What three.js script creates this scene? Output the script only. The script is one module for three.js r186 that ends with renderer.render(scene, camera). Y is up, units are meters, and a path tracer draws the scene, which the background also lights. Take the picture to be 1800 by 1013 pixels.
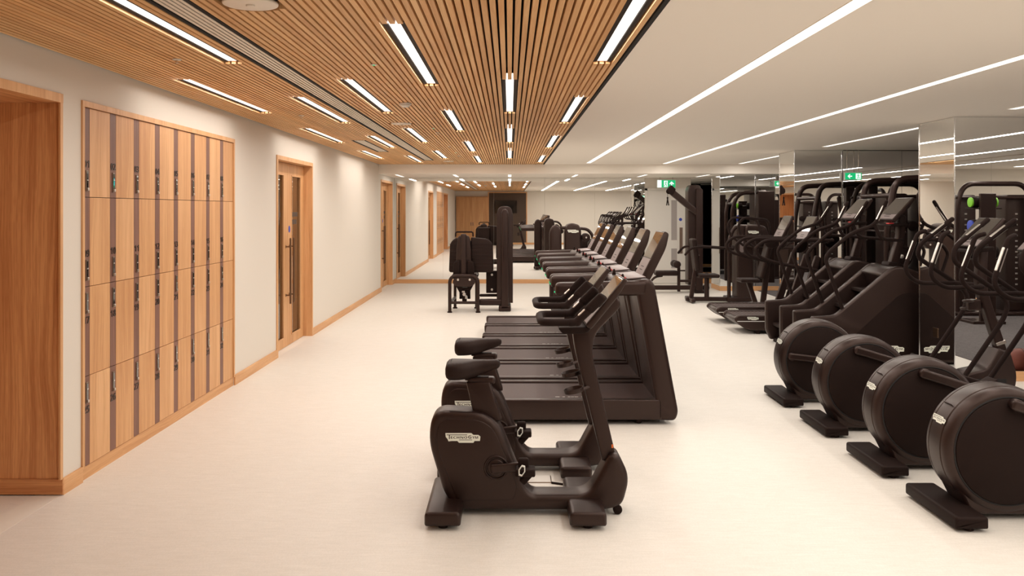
import * as THREE from 'three';
import { RoundedBoxGeometry } from 'three/addons/geometries/RoundedBoxGeometry.js';
import { TextGeometry } from 'three/addons/geometries/TextGeometry.js';
import { FontLoader } from 'three/addons/loaders/FontLoader.js';
import { mergeGeometries, toCreasedNormals } from 'three/addons/utils/BufferGeometryUtils.js';
import { RectAreaLightUniformsLib } from 'three/addons/lights/RectAreaLightUniformsLib.js';

// ---------------------------------------------------------------- camera, exposure, light levels
const scene = new THREE.Scene();
scene.background = new THREE.Color(0x000000);
const CAM_H = 1.75, FOCAL = 1550;                                   // focal length in pixels of the 1800 x 1013 frame
const camera = new THREE.PerspectiveCamera(2 * Math.atan(506.5 / FOCAL) * 180 / Math.PI, 1800 / 1013, 0.05, 120);
camera.position.set(0, CAM_H, 0);
camera.setViewOffset(1800, 1013, 4, 137.5, 1800, 1013);             // level camera with a lens shift
scene.add(camera);
const renderer = new THREE.WebGLRenderer({ antialias: true });
renderer.toneMapping = THREE.LinearToneMapping;
renderer.toneMappingExposure = 1.0;
renderer.shadowMap.enabled = true;
RectAreaLightUniformsLib.init();
const LAMP_COLOR = new THREE.Color().setRGB(1.0, 0.93, 0.855);
const LAMP_WOOD = 27, LAMP_LINE = 26;                               // radiance of the fittings' light

// ---------------------------------------------------------------- helpers
let seed = 7;
const rnd = () => { seed = (seed * 1664525 + 1013904223) >>> 0; return seed / 4294967296; };
const rr = (a, b) => a + (b - a) * rnd();
const used = {};
function numbered(name) { const n = used[name] = (used[name] ?? -1) + 1; return n ? `${name}_${String(n).padStart(3, '0')}` : name; }
const V = (x, y, z) => new THREE.Vector3(x, y, z);

function clean(g) {
  if (g.index) g = g.toNonIndexed();
  for (const k of Object.keys(g.attributes)) if (!['position', 'normal', 'uv'].includes(k)) g.deleteAttribute(k);
  g.clearGroups && g.clearGroups();
  return g;
}
function metreUV(g, grain = 'y', ou = 0, ov = 0) {
  const p = g.attributes.position, n = p.count, uv = new Float32Array(n * 2);
  const a = V(), b = V(), c = V(), gi = { x: 0, y: 1, z: 2 }[grain];
  for (let i = 0; i < n; i += 3) {
    a.fromBufferAttribute(p, i); b.fromBufferAttribute(p, i + 1); c.fromBufferAttribute(p, i + 2);
    const nn = b.clone().sub(a).cross(c.clone().sub(a));
    const m = [Math.abs(nn.x), Math.abs(nn.y), Math.abs(nn.z)], ax = m.indexOf(Math.max(...m));
    const rest = [0, 1, 2].filter(k => k !== ax);
    const vI = rest.includes(gi) ? gi : rest[1], uI = rest.find(k => k !== vI);
    [a, b, c].forEach((q, k) => { const w = q.toArray(); uv[(i + k) * 2] = w[uI] + ou; uv[(i + k) * 2 + 1] = w[vI] + ov; });
  }
  g.setAttribute('uv', new THREE.BufferAttribute(uv, 2));
  return g;
}
function geo(list, grain, ou, ov) {
  const arr = (Array.isArray(list) ? list : [list]).map(clean);
  const g = arr.length === 1 ? arr[0] : mergeGeometries(arr, false);
  return metreUV(g, grain, ou, ov);
}
function mesh(name, list, mat, parent, grain, ou, ov) {
  const m = new THREE.Mesh(Array.isArray(list) || list.isBufferGeometry ? geo(list, grain, ou, ov) : list, mat);
  m.castShadow = m.receiveShadow = true;
  m.name = parent ? name : numbered(name);
  (parent ?? scene).add(m);
  return m;
}
function tag(o, label, category, group) { o.userData.label = label; o.userData.category = category; if (group) o.userData.group = group; return o; }
function thing(name, label, category, pos = [0, 0, 0], group) {
  const o = new THREE.Group(); o.name = numbered(name); o.position.set(...pos); scene.add(o);
  return tag(o, label, category, group);
}
function copyOf(o, label, pos) {
  const c = o.clone(); c.name = numbered(o.name.replace(/_\d\d\d$/, '')); scene.add(c);
  c.userData = { ...o.userData, label }; c.position.set(...pos); return c;
}
function struct(name, list, mat, grain) { const m = mesh(name, list, mat, null, grain); m.name = name; m.userData.kind = 'structure'; return m; }
function structGroup(name) { const g = new THREE.Group(); g.name = name; g.userData.kind = 'structure'; scene.add(g); return g; }

// shapes: x to the right, y up, z towards the camera
function box(x0, x1, y0, y1, z0, z1, r = 0) {
  const w = Math.abs(x1 - x0), h = Math.abs(y1 - y0), d = Math.abs(z1 - z0);
  r = Math.min(r, w / 2.05, h / 2.05, d / 2.05);
  const g = r > 0 ? new RoundedBoxGeometry(w, h, d, 2, r) : new THREE.BoxGeometry(w, h, d);
  return g.translate((x0 + x1) / 2, (y0 + y1) / 2, (z0 + z1) / 2);
}
function shapeOf(pts) {                                             // polygon with rounded corners, [x, y, radius]
  const s = new THREE.Shape(), n = pts.length;
  pts.forEach((p, i) => {
    const a = pts[(i + n - 1) % n], b = pts[(i + 1) % n], P = new THREE.Vector2(p[0], p[1]);
    const da = new THREE.Vector2(a[0], a[1]).sub(P), db = new THREE.Vector2(b[0], b[1]).sub(P);
    const t = Math.min(p[2] ?? 0, da.length() * 0.49, db.length() * 0.49);
    const s0 = P.clone().add(da.setLength(t || 1e-9)), s1 = P.clone().add(db.setLength(t || 1e-9));
    if (t === 0) { i ? s.lineTo(P.x, P.y) : s.moveTo(P.x, P.y); return; }
    i ? s.lineTo(s0.x, s0.y) : s.moveTo(s0.x, s0.y);
    s.quadraticCurveTo(P.x, P.y, s1.x, s1.y);
  });
  s.closePath();
  return s;
}
function ext(pts, z0, z1, bev = 0.008, holes = []) {
  const s = pts.isShape ? pts : shapeOf(pts), d = z1 - z0;
  bev = Math.min(bev, d / 2.1);
  for (const h of holes) s.holes.push(shapeOf(h));
  const g = new THREE.ExtrudeGeometry(s, { depth: d - 2 * bev, bevelEnabled: bev > 0, bevelThickness: bev, bevelSize: bev, bevelOffset: -bev, bevelSegments: 3, curveSegments: 7 });
  g.translate(0, 0, z0 + bev);
  return toCreasedNormals(clean(g), 0.62);
}
function pathOf(pts, fillet) {
  const c = new THREE.CurvePath(), P = pts.map(p => V(...p));
  let from = P[0];
  for (let i = 1; i < P.length - 1; i++) {
    const da = P[i - 1].clone().sub(P[i]), db = P[i + 1].clone().sub(P[i]);
    const t = Math.min(fillet, da.length() * 0.49, db.length() * 0.49);
    const s0 = P[i].clone().add(da.setLength(t)), s1 = P[i].clone().add(db.setLength(t));
    if (s0.distanceTo(from) > 1e-6) c.add(new THREE.LineCurve3(from, s0));
    c.add(new THREE.QuadraticBezierCurve3(s0, P[i], s1));
    from = s1;
  }
  c.add(new THREE.LineCurve3(from, P[P.length - 1]));
  return c;
}
function tube(pts, r, fillet = 0.08, sides = 10) {
  const c = pathOf(pts, fillet), n = Math.max(6, Math.ceil(c.getLength() / 0.028));
  const out = [clean(new THREE.TubeGeometry(c, n, r, sides, false))];
  for (const p of [pts[0], pts[pts.length - 1]]) out.push(clean(new THREE.SphereGeometry(r, sides, 6).translate(...p)));
  return mergeGeometries(out, false);
}
function cyl(r, len, axis, x, y, z, bev = 0, seg = 24, r2 = r) {
  let g;
  if (bev > 0) {
    const h = len / 2, pts = [[0, -h], [r - bev, -h], [r - bev * 0.3, -h + bev * 0.3], [r, -h + bev], [r2, h - bev], [r2 - bev * 0.3, h - bev * 0.3], [r2 - bev, h], [0, h]];
    g = toCreasedNormals(clean(new THREE.LatheGeometry(pts.map(p => new THREE.Vector2(...p)), seg)), 0.8);
  } else g = new THREE.CylinderGeometry(r2, r, len, seg);
  if (axis === 'x') g.rotateZ(-Math.PI / 2);
  if (axis === 'z') g.rotateX(Math.PI / 2);
  return clean(g.translate(x, y, z));
}
function ring(r, t, axis, x, y, z, seg = 32, sides = 8) {
  const g = new THREE.TorusGeometry(r, t, sides, seg);
  if (axis === 'x') g.rotateY(Math.PI / 2);
  if (axis === 'y') g.rotateX(Math.PI / 2);
  return clean(g.translate(x, y, z));
}
function bar(a, b, w, d, bev = 0.006) {                             // flat bar between two points in the x-y plane
  const A = V(...a), B = V(...b), L = A.distanceTo(B), dir = B.clone().sub(A).normalize();
  const g = new RoundedBoxGeometry(w, L, d, 2, Math.min(bev, w / 2.1, d / 2.1));
  g.applyQuaternion(new THREE.Quaternion().setFromUnitVectors(V(0, 1, 0), dir));
  return clean(g.translate((A.x + B.x) / 2, (A.y + B.y) / 2, (A.z + B.z) / 2));
}
const bend = (g, f) => { const p = g.attributes.position; for (let i = 0; i < p.count; i++) { const q = f(p.getX(i), p.getY(i), p.getZ(i)); p.setXYZ(i, ...q); } g.computeVertexNormals(); return g; };

// ---------------------------------------------------------------- procedural textures
function noise2(px, py, s) {                                        // periodic value noise
  const t = new Float32Array(px * py); let k = s >>> 0;
  for (let i = 0; i < t.length; i++) { k = (k * 1664525 + 1013904223) >>> 0; t[i] = k / 4294967296; }
  return (u, v) => {
    const x = (u - Math.floor(u)) * px, y = (v - Math.floor(v)) * py, x0 = Math.floor(x), y0 = Math.floor(y);
    const fx = x - x0, fy = y - y0, sx = fx * fx * (3 - 2 * fx), sy = fy * fy * (3 - 2 * fy);
    const at = (i, j) => t[(j % py) * px + (i % px)];
    return (at(x0, y0) * (1 - sx) + at(x0 + 1, y0) * sx) * (1 - sy) + (at(x0, y0 + 1) * (1 - sx) + at(x0 + 1, y0 + 1) * sx) * sy;
  };
}
function dataTex(w, h, fn, srgb, ru, rv) {
  const d = new Uint8Array(w * h * 4);
  for (let j = 0; j < h; j++) for (let i = 0; i < w; i++) {
    const c = fn(i / w, j / h), o = (j * w + i) * 4;
    for (let k = 0; k < 3; k++) d[o + k] = Math.max(0, Math.min(255, Math.round(c[k])));
    d[o + 3] = 255;
  }
  const t = new THREE.DataTexture(d, w, h);
  t.wrapS = t.wrapT = THREE.RepeatWrapping; t.magFilter = THREE.LinearFilter; t.minFilter = THREE.LinearMipmapLinearFilter; t.generateMipmaps = true;
  if (srgb) t.colorSpace = THREE.SRGBColorSpace;
  t.repeat.set(ru, rv); t.needsUpdate = true;
  return t;
}
const mixc = (a, b, t) => a.map((v, k) => v + (b[k] - v) * t);
function woodTex(light, dark, s, contrast = 1) {                    // 0.8 m across the grain, 2 m along it
  const n1 = noise2(160, 6, s), n2 = noise2(40, 3, s + 11), n3 = noise2(300, 40, s + 23), n4 = noise2(9, 3, s + 31), wob = noise2(4, 5, s + 47);
  return dataTex(512, 512, (u, v) => {
    const uu = u + (wob(u, v) - 0.5) * 0.05;
    const t = 0.5 + contrast * ((n1(uu, v) - 0.5) * 0.5 + (n2(uu, v) - 0.5) * 0.55 + (n3(uu, v) - 0.5) * 0.3 + (n4(uu, v) - 0.5) * 0.5);
    return mixc(light, dark, Math.max(0, Math.min(1, t)));
  }, true, 1 / 0.8, 1 / 2);
}
const oakA = woodTex([222, 172, 120], [194, 138, 88], 3), oakB = woodTex([228, 180, 130], [202, 148, 98], 91);
const oakDeep = woodTex([224, 168, 114], [188, 126, 78], 57, 1.3), ash = woodTex([244, 198, 142], [222, 168, 112], 133);
const stripTex = woodTex([140, 98, 82], [112, 76, 62], 19, 0.9);
const fn1 = noise2(512, 256, 5), fn2 = noise2(36, 420, 9), fn3 = noise2(24, 60, 77);
const floorTex = dataTex(1024, 1024, (u, v) => {
  const t = (fn1(u, v) - 0.5) * 7 + (fn2(u, v) - 0.5) * 8 + (fn3(u, v) - 0.5) * 2.5;
  return [224 + t, 219 + t, 211 + t * 1.1];
}, true, 1 / 2.2, 1 / 2.2);
const cn1 = noise2(256, 256, 15), cn2 = noise2(40, 40, 25);
const carpetTex = dataTex(512, 512, (u, v) => { const t = (cn1(u, v) - 0.5) * 46 + (cn2(u, v) - 0.5) * 14; return [88 + t, 82 + t, 82 + t]; }, true, 1, 1);
const wn = noise2(200, 200, 35), wn2 = noise2(30, 30, 36);
const wallBump = dataTex(512, 512, (u, v) => { const t = 128 + (wn(u, v) - 0.5) * 80 + (wn2(u, v) - 0.5) * 60; return [t, t, t]; }, false, 1, 1);
const pn = noise2(256, 256, 71);
const plasticBump = dataTex(256, 256, (u, v) => { const t = 128 + (pn(u, v) - 0.5) * 150; return [t, t, t]; }, false, 5, 5);

// ---------------------------------------------------------------- materials
const phys = (o) => new THREE.MeshPhysicalMaterial(o);
const std = (o) => new THREE.MeshStandardMaterial(o), lin = (r, g, b) => new THREE.Color().setRGB(r, g, b);
const M = {
  wall: std({ color: lin(0.74, 0.685, 0.61), roughness: 0.85, bumpMap: wallBump, bumpScale: 0.0004 }),
  ceiling: std({ color: lin(0.93, 0.87, 0.79), roughness: 0.9 }),
  floor: std({ map: floorTex, roughness: 0.48 }),
  carpet: std({ map: carpetTex, roughness: 0.95 }),
  oak: std({ map: oakA, roughness: 0.5 }), oak2: std({ map: oakB, roughness: 0.5 }), oakDeep: std({ map: oakDeep, roughness: 0.5 }),
  strip: std({ map: stripTex, roughness: 0.5 }),
  slats: [[1, 1, 1], [0.93, 0.92, 0.9], [1, 0.97, 0.92], [0.88, 0.85, 0.82]].map(c => std({ map: ash, color: lin(...c), roughness: 0.55 })),
  dark: std({ color: lin(0.012, 0.010, 0.010), roughness: 0.9 }),
  brownPanel: std({ color: lin(0.075, 0.045, 0.028), roughness: 0.6 }),
  mirror: std({ color: lin(0.90, 0.905, 0.895), metalness: 1, roughness: 0.0 }),
  chrome: std({ color: lin(0.75, 0.75, 0.75), metalness: 1, roughness: 0.15 }),
  steel: std({ color: lin(0.45, 0.40, 0.36), metalness: 1, roughness: 0.32 }),
  bronze: std({ color: lin(0.22, 0.14, 0.09), metalness: 1, roughness: 0.35 }),
  black: phys({ specularIntensity: 1, specularColor: lin(1, 0.78, 0.71),  color: lin(0.014, 0.0066, 0.0054), roughness: 0.38, bumpMap: plasticBump, bumpScale: 0.0001 }),
  satin: phys({ specularIntensity: 0.8, specularColor: lin(1, 0.78, 0.71),  color: lin(0.018, 0.009, 0.0075), roughness: 0.36 }),
  matte: phys({ specularIntensity: 0.4, specularColor: lin(1, 0.78, 0.71),  color: lin(0.010, 0.005, 0.0042), roughness: 0.62 }),
  rubber: phys({ specularIntensity: 0.5, specularColor: lin(1, 0.78, 0.71),  color: lin(0.011, 0.0056, 0.0048), roughness: 0.78 }),
  belt: phys({ specularIntensity: 0.7, specularColor: lin(1, 0.78, 0.71),  color: lin(0.046, 0.028, 0.026), roughness: 0.5 }),
  pad: phys({ specularIntensity: 0.55, specularColor: lin(1, 0.78, 0.71),  color: lin(0.012, 0.006, 0.005), roughness: 0.5 }),
  grey: std({ color: lin(0.19, 0.145, 0.14), roughness: 0.45 }),
  silver: std({ color: lin(0.62, 0.58, 0.54), metalness: 0.9, roughness: 0.3 }),
  screen: new THREE.MeshPhysicalMaterial({ color: lin(0.03, 0.025, 0.022), roughness: 0.04, clearcoat: 1, clearcoatRoughness: 0.02 }),
  white: std({ color: lin(0.78, 0.79, 0.74), roughness: 0.5 }),
  cream: std({ color: lin(0.78, 0.75, 0.70), roughness: 0.5 }),
  fin: std({ color: lin(0.86, 0.77, 0.66), roughness: 0.5 }),
  blue: std({ color: lin(0.03, 0.06, 0.42), roughness: 0.5 }),
  red: std({ color: lin(0.55, 0.03, 0.03), roughness: 0.4 }),
  orange: std({ color: lin(0.7, 0.16, 0.03), roughness: 0.5 }),
  ball: std({ color: lin(0.22, 0.055, 0.035), roughness: 0.55 }),
  green: std({ color: lin(0.2, 0.55, 0.03), roughness: 0.45 }),
  glass: new THREE.MeshPhysicalMaterial({ color: lin(0.82, 0.8, 0.76), transmission: 1, thickness: 0, roughness: 0.02 }),
  frosted: std({ color: lin(0.42, 0.38, 0.36), roughness: 0.25 }),
  plate: std({ color: lin(0.24, 0.17, 0.13), metalness: 0.7, roughness: 0.4 }),
  number: std({ color: lin(0.045, 0.025, 0.018), roughness: 0.4, metalness: 0.4 }),
  lamp: std({ color: lin(0.9, 0.88, 0.84), emissive: lin(1, 0.93, 0.84), emissiveIntensity: 1.6, roughness: 0.6 }),
  ledGreen: std({ color: lin(0, 0.3, 0.12), emissive: lin(0.02, 0.8, 0.3), emissiveIntensity: 0.9 }),
  ledTeal: std({ color: lin(0, 0.3, 0.3), emissive: lin(0.02, 0.5, 0.6), emissiveIntensity: 0.7 }),
};
// print: the maker's name plate
function canvasTex(w, h, draw) {
  const c = document.createElement('canvas'); c.width = w; c.height = h;
  draw(c.getContext('2d'), w, h);
  const t = new THREE.CanvasTexture(c); t.colorSpace = THREE.SRGBColorSpace; t.magFilter = THREE.LinearFilter; return t;
}
const logoTex = canvasTex(720, 220, (x, w, h) => {
  x.fillStyle = '#e9ece0'; x.fillRect(0, 0, w, h);
  x.fillStyle = '#2a1712';
  x.fillRect(26, 32, 420, 15); x.fillRect(72, 32, 20, 98);          // the T with its long bar
  x.font = 'bold 70px sans-serif'; x.textAlign = 'left';
  const put = (s, px, wd, sz, by) => { x.save(); x.font = `bold ${sz}px sans-serif`; const m = x.measureText(s).width; x.translate(px, by); x.scale(wd / m, 1); x.fillText(s, 0, 0); x.restore(); };
  put('ECHNO', 100, 356, 74, 122); put('G', 462, 82, 98, 122); put('YM', 552, 128, 74, 122);
  x.fillRect(280, 144, 270, 11);
});
M.logo = std({ map: logoTex, roughness: 0.4 });
const LOGO = [[0, 1], [0.74, 1], [0.80, 0.82], [0.94, 0.82], [1, 0.66], [0.985, 0.22], [0.83, 0.22], [0.80, 0.04], [0.39, 0.04], [0.34, 0.22], [0.18, 0.22], [0.09, 0.18], [0.06, 0.42], [0.01, 0.62]];
const logoShape = new THREE.ShapeGeometry(shapeOf(LOGO.map(p => [...p])));   // unit plate, uv = its own x, y
function logo(parent, w, place) {                                   // place(mesh) positions the plate
  const m = new THREE.Mesh(logoShape, M.logo); m.name = 'name_plate'; m.scale.set(w, w * 0.29, 1); m.castShadow = m.receiveShadow = true;
  place(m); parent.add(m); return m;
}
const font = await new FontLoader().loadAsync('fonts/droid/droid_sans_bold.typeface.json');
const ORD = ['nearest', 'second', 'third', 'fourth', 'fifth', 'farthest'];

// ================================================================ THE ROOM
const XL = -2.75, XR = 8.75, CEIL = 2.703, SOF = 2.51, DF = 21.0, DS = 18.5, DB = -2.5, XW = 0.704;
struct('floor', [box(-4.4, XR + 0.3, -0.15, 0, -DF - 0.3, -DB + 0.3)], M.floor, 'z');
struct('floor_carpet', [box(5.35, XR, 0, 0.008, -DF, -DB)], M.carpet, 'z');
struct('ceiling', [box(XW + 0.025, XR + 0.3, CEIL, 2.95, -DF - 0.3, -DB + 0.3)], M.ceiling);
struct('ceiling_soffit', [box(XL, XR, SOF, CEIL, -DF, -DS)], M.ceiling);
const slatCeiling = structGroup('ceiling_slats');
mesh('backing', [box(-4.4, XW + 0.02, 2.80, 2.95, -DF - 0.3, -DB + 0.3)], M.dark, slatCeiling);
mesh('edge_board', [box(XW, XW + 0.024, CEIL - 0.003, 2.82, -DS, -DB)], M.dark, slatCeiling);

// left wall with its openings, drawn in (depth, height) and turned
const LOCK0 = 5.655, LOCK1 = 8.79, LOCKTOP = 2.455, ALC0 = 2.8, ALC1 = 5.41, ALCTOP = 2.46;
const DOORS = [[10.38, 12.27], [18.8, 20.62]];
{
  const W = [[-2.8, 0], [DF + 0.2, 0], [DF + 0.2, 2.95], [-2.8, 2.95]];
  const hole = (a, b, t) => [[a, 0.0005], [a, t], [b, t], [b, 0.0005]];
  const g = ext(W, 0, 0.16, 0, [hole(ALC0, ALC1, ALCTOP), hole(LOCK0, LOCK1, LOCKTOP), hole(...DOORS[0], 2.4), hole(...DOORS[1], 2.4)]);
  g.rotateY(Math.PI / 2).translate(XL - 0.16, 0, 0);                // (x, y, z) -> (z, y, -x)
  struct('wall_left', [g], M.wall);
}
struct('wall_far', [box(-4.4, XR + 0.3, 0, 2.95, -DF - 0.2, -DF)], M.wall);
struct('wall_back', [box(-4.4, XR + 0.3, 0, 2.95, -DB, -DB + 0.2)], M.wall);
struct('wall_right', [box(XR, XR + 0.2, 0, 2.95, -DF, -DB)], M.wall);
struct('wall_corridor', [box(-4.4, -4.25, 0, 2.95, -DF, -DB)], M.oakDeep);

// skirting on the left wall
{
  const seg = [[-2.5, ALC0 - 0.05], [ALC1, LOCK0], [LOCK1, DOORS[0][0]], [DOORS[0][1], DOORS[1][0]], [DOORS[1][1], DF]];
  struct('baseboard_left', seg.map(([a, b]) => box(XL, XL + 0.014, 0, 0.1, -b, -a)), M.oak2, 'z');
  struct('baseboard_far', [box(XL, 3.2, 0, 0.095, -DF, -DF + 0.03), box(4.31, 8.7, 0, 0.095, -DF, -DF + 0.03)], M.oak2, 'x');
  struct('baseboard_right', [box(XR - 0.03, XR, 0, 0.095, -DF, -DB)], M.oak2, 'z');
  struct('baseboard_back', [box(-2.75, XR, 0, 0.095, -DB - 0.014, -DB)], M.oak2, 'x');
}
// mirror panels on the far and right walls: pieces of the wall
{
  const far = structGroup('wall_far_mirror');
  const seams = [XL + 0.01, -1.585, -0.38, 0.83, 2.02, 3.21];
  for (let i = 0; i < 5; i++) mesh('mirror_panel', [box(seams[i] + 0.0015, seams[i + 1] - 0.0015, 0.095, SOF - 0.004, -DF + 0.001, -DF + 0.008)], M.mirror, far);
  for (let i = 0; i < 4; i++) mesh('mirror_panel', [box(4.31 + i * 1.1 + 0.0015, 4.31 + (i + 1) * 1.1 - 0.0015, 0.095, SOF - 0.004, -DF + 0.001, -DF + 0.008)], M.mirror, far);
  const right = structGroup('wall_right_mirror');
  for (let i = 0; i < 15; i++) mesh('mirror_panel', [box(XR - 0.008, XR - 0.001, 0.1, 2.69, 2.2 - i * 1.4 + 0.002 - 1.4, 2.2 - i * 1.4 - 0.002)], M.mirror, right);
}
// alcove: oak lined opening in the left wall
{
  const a = structGroup('wall_alcove');
  mesh('side_panel', [box(-3.75, XL - 0.001, 0.1, 2.405, -ALC1 - 0.03, -ALC1 + 0.004)], M.oakDeep, a, 'y');
  mesh('side_panel', [box(-3.75, XL - 0.001, 0.0, 2.405, -ALC0 - 0.004, -ALC0 + 0.03)], M.oakDeep, a, 'y');
  mesh('back_panel', [box(-3.8, -3.75, 0, 2.405, -ALC1 - 0.03, -ALC0 + 0.03)], M.oakDeep, a, 'y');
  mesh('top_panel', [box(-3.8, XL - 0.001, 2.4055, 2.458, -ALC1 + 0.005, -ALC0 - 0.005)], M.oakDeep, a, 'z');
  mesh('skirting', [box(-3.75, XL + 0.016, 0.008, 0.099, -ALC1 + 0.005, -ALC1 + 0.018)], M.oakDeep, a, 'x');
  struct('trim_1', [box(XL - 0.0005, XL + 0.012, 0.1, 2.4045, -ALC1 + 0.0045, -ALC1 + 0.035), box(XL - 0.0005, XL + 0.012, 2.405, 2.4595, -ALC1 + 0.0005, -ALC0)], M.oak2, 'y');
}

// slatted ceiling: every slat a piece, cut where fittings sit
const LANES = [[-2.4, 'A'], [-1.8, 'B'], [-1.2, 'A'], [-0.6, 'C'], [0, 'A'], [0.6, 'B']];
const STARTS = { A: [6.45, 10.33, 14.25], B: [3.5, 7.46, 11.38, 15.55], C: [4.52, 8.47, 12.32, 15.7] }, LLEN = 2.25;
const DISCS = [[-1.2, 4.08, 0.145], [-1.2, 9.76, 0.13], [-1.2, 17.3, 0.12]];
const SLOT = [-41, -37, 0.5, 17.0];                                 // slat numbers and depths taken by the long air slot
const GRILLE = [-54, -50, 12.1, 14.5];
{
  const cuts = (k) => {
    const out = [], x = k * 0.04;
    for (const [lx, t] of LANES) { const c = Math.round(lx / 0.04); if (Math.abs(k - c) <= 1) for (const s of STARTS[t]) out.push([s, s + LLEN]); }
    for (const [dx, dd, r] of DISCS) { const w = r + 0.012, q = w * w - (x - dx) ** 2; if (q > 0) out.push([dd - Math.sqrt(q), dd + Math.sqrt(q)]); }
    for (const [a, b, d0, d1] of [SLOT, GRILLE]) if (k >= a && k <= b) out.push([d0, d1]);
    return out.sort((p, q) => p[0] - q[0]);
  };
  for (let k = -68; k <= 17; k++) {
    let from = DB + 0.02; const segs = [];
    for (const [a, b] of cuts(k)) { if (a > from + 0.03) segs.push([from, a]); from = Math.max(from, b); }
    if (from < DS - 0.02) segs.push([from, DS - 0.005]);
    for (const [a, b] of segs) mesh('slat', [box(k * 0.04 - 0.0138, k * 0.04 + 0.0138, CEIL, CEIL + 0.045, -b, -a)], M.slats[Math.floor(rnd() * 4)], slatCeiling, 'z', rr(0, 8), rr(0, 8));
  }
}
function areaLight(w, len, x, y, z, intensity, parent) {
  const l = new THREE.RectAreaLight(LAMP_COLOR, intensity, w, len);
  l.position.set(x, y, z); l.rotation.x = -Math.PI / 2; parent.add(l); return l;
}
const LANE_WORDS = ['first lane from left wall', 'second lane from left wall', 'third lane from left wall', 'fourth lane from left wall', 'fifth lane from left wall', 'lane beside the plaster ceiling'];
LANES.forEach(([x, t], li) => STARTS[t].forEach((s, i) => {
  const o = thing('ceiling_light', `recessed linear light in oak slat ceiling, ${LANE_WORDS[li]}, ${ORD[i]} from the camera`, 'light', [x, CEIL, -(s + LLEN / 2)], 'linear lights between ceiling slats');
  const h = LLEN / 2 - 0.01;
  mesh('housing', [box(-0.058, -0.034, 0.012, 0.085, -h, h), box(0.034, 0.058, 0.012, 0.085, -h, h), box(-0.058, 0.058, 0.05, 0.09, -h, h)], M.matte, o);
  mesh('light_diffuser', [box(-0.030, 0.030, 0.016, 0.05, -h + 0.01, h - 0.01)], M.lamp, o);
  areaLight(0.058, LLEN - 0.05, 0, 0.013, 0, LAMP_WOOD, o);
}));
// plaster ceiling strips
const LINES = [[1.6, 3.2, 17.97, 'beside the slat ceiling'], [3.19, 3.2, 18.2, 'above the gap between treadmills and cross trainers']];
function lineLight(x, d0, d1, label) {
  const o = thing('strip_light', label, 'light', [x, CEIL, -(d0 + d1) / 2], 'strip lights in the plaster ceiling'), h = (d1 - d0) / 2;
  mesh('trim_frame', [box(-0.047, -0.042, -0.003, 0.0, -h, h), box(0.042, 0.047, -0.003, 0.0, -h, h)], M.ceiling, o);
  mesh('light_diffuser', [box(-0.042, 0.042, -0.002, 0.0, -h, h)], M.lamp, o);
  areaLight(0.084, d1 - d0, 0, -0.004, 0, LAMP_LINE, o);
}
lineLight(1.6, -1.5, 17.97, 'long white strip light in plaster ceiling beside the oak slats');
lineLight(3.19, -1.5, 18.2, 'long white strip light in plaster ceiling above the aisle by the cross trainers');
lineLight(4.75, -1.5, 8.34, 'strip light ending just before the nearest mirrored column');
lineLight(4.75, 10.2, 13.3, 'short strip light between nearest and second mirrored columns');
lineLight(4.75, 15.2, 18.2, 'short strip light between second mirrored column and far soffit');
for (const [x, nm] of [[6.3, 'first'], [7.9, 'second']]) {
  lineLight(x, -1.5, 8.3, `strip light over grey carpet behind the columns, ${nm} row past the columns`);
  lineLight(x, 15.2, 18.2, `far strip light behind the mirrored columns, ${nm} row past the columns`);
}
// soffit lights
[-2.45, -1.2, 0, 1.45, 2.95, 4.3].forEach((x, i) => {
  const o = thing('soffit_light', `short recessed light under far soffit, number ${['one', 'two', 'three', 'four', 'five', 'six'][i]} counted from the left wall`, 'light', [x, SOF, -19.7], 'lights under the far soffit');
  mesh('light_diffuser', [box(-0.035, 0.035, -0.003, 0, -0.6, 0.6)], M.lamp, o);
  mesh('trim_frame', [box(-0.041, -0.035, -0.004, 0, -0.606, 0.606), box(0.035, 0.041, -0.004, 0, -0.606, 0.606)], M.ceiling, o);
  areaLight(0.07, 1.2, 0, -0.005, 0, LAMP_WOOD * 0.6, o);
});
// air slot and grille
for (const [a, b, d0, d1, nf, label] of [[...SLOT, 5, 'long cream air slot with dark borders running through the slat ceiling'], [...GRILLE, 5, 'short cream air grille in slat ceiling near the left wall']]) {
  const x0 = a * 0.04 - 0.018, x1 = b * 0.04 + 0.018, zm = -(d0 + d1) / 2, h = (d1 - d0) / 2 - 0.01, xm = (x0 + x1) / 2;
  const o = thing('air_diffuser', label, 'air vent', [xm, CEIL, zm]), w = (x1 - x0) / 2;
  mesh('frame', [box(-w, -w + 0.022, 0.0, 0.06, -h, h), box(w - 0.022, w, 0, 0.06, -h, h), box(-w, w, 0.05, 0.07, -h, h), box(-w, w, 0, 0.05, -h, -h + 0.012), box(-w, w, 0, 0.05, h - 0.012, h)], M.dark, o);
  const iw = 2 * (w - 0.026), p = iw / nf;
  for (let i = 0; i < nf; i++) { const c = -w + 0.026 + p * (i + 0.5); mesh('fin', [box(c - p * 0.32, c + p * 0.32, 0.003, 0.009, -h + 0.014, h - 0.014)], M.fin, o); }
}
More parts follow.
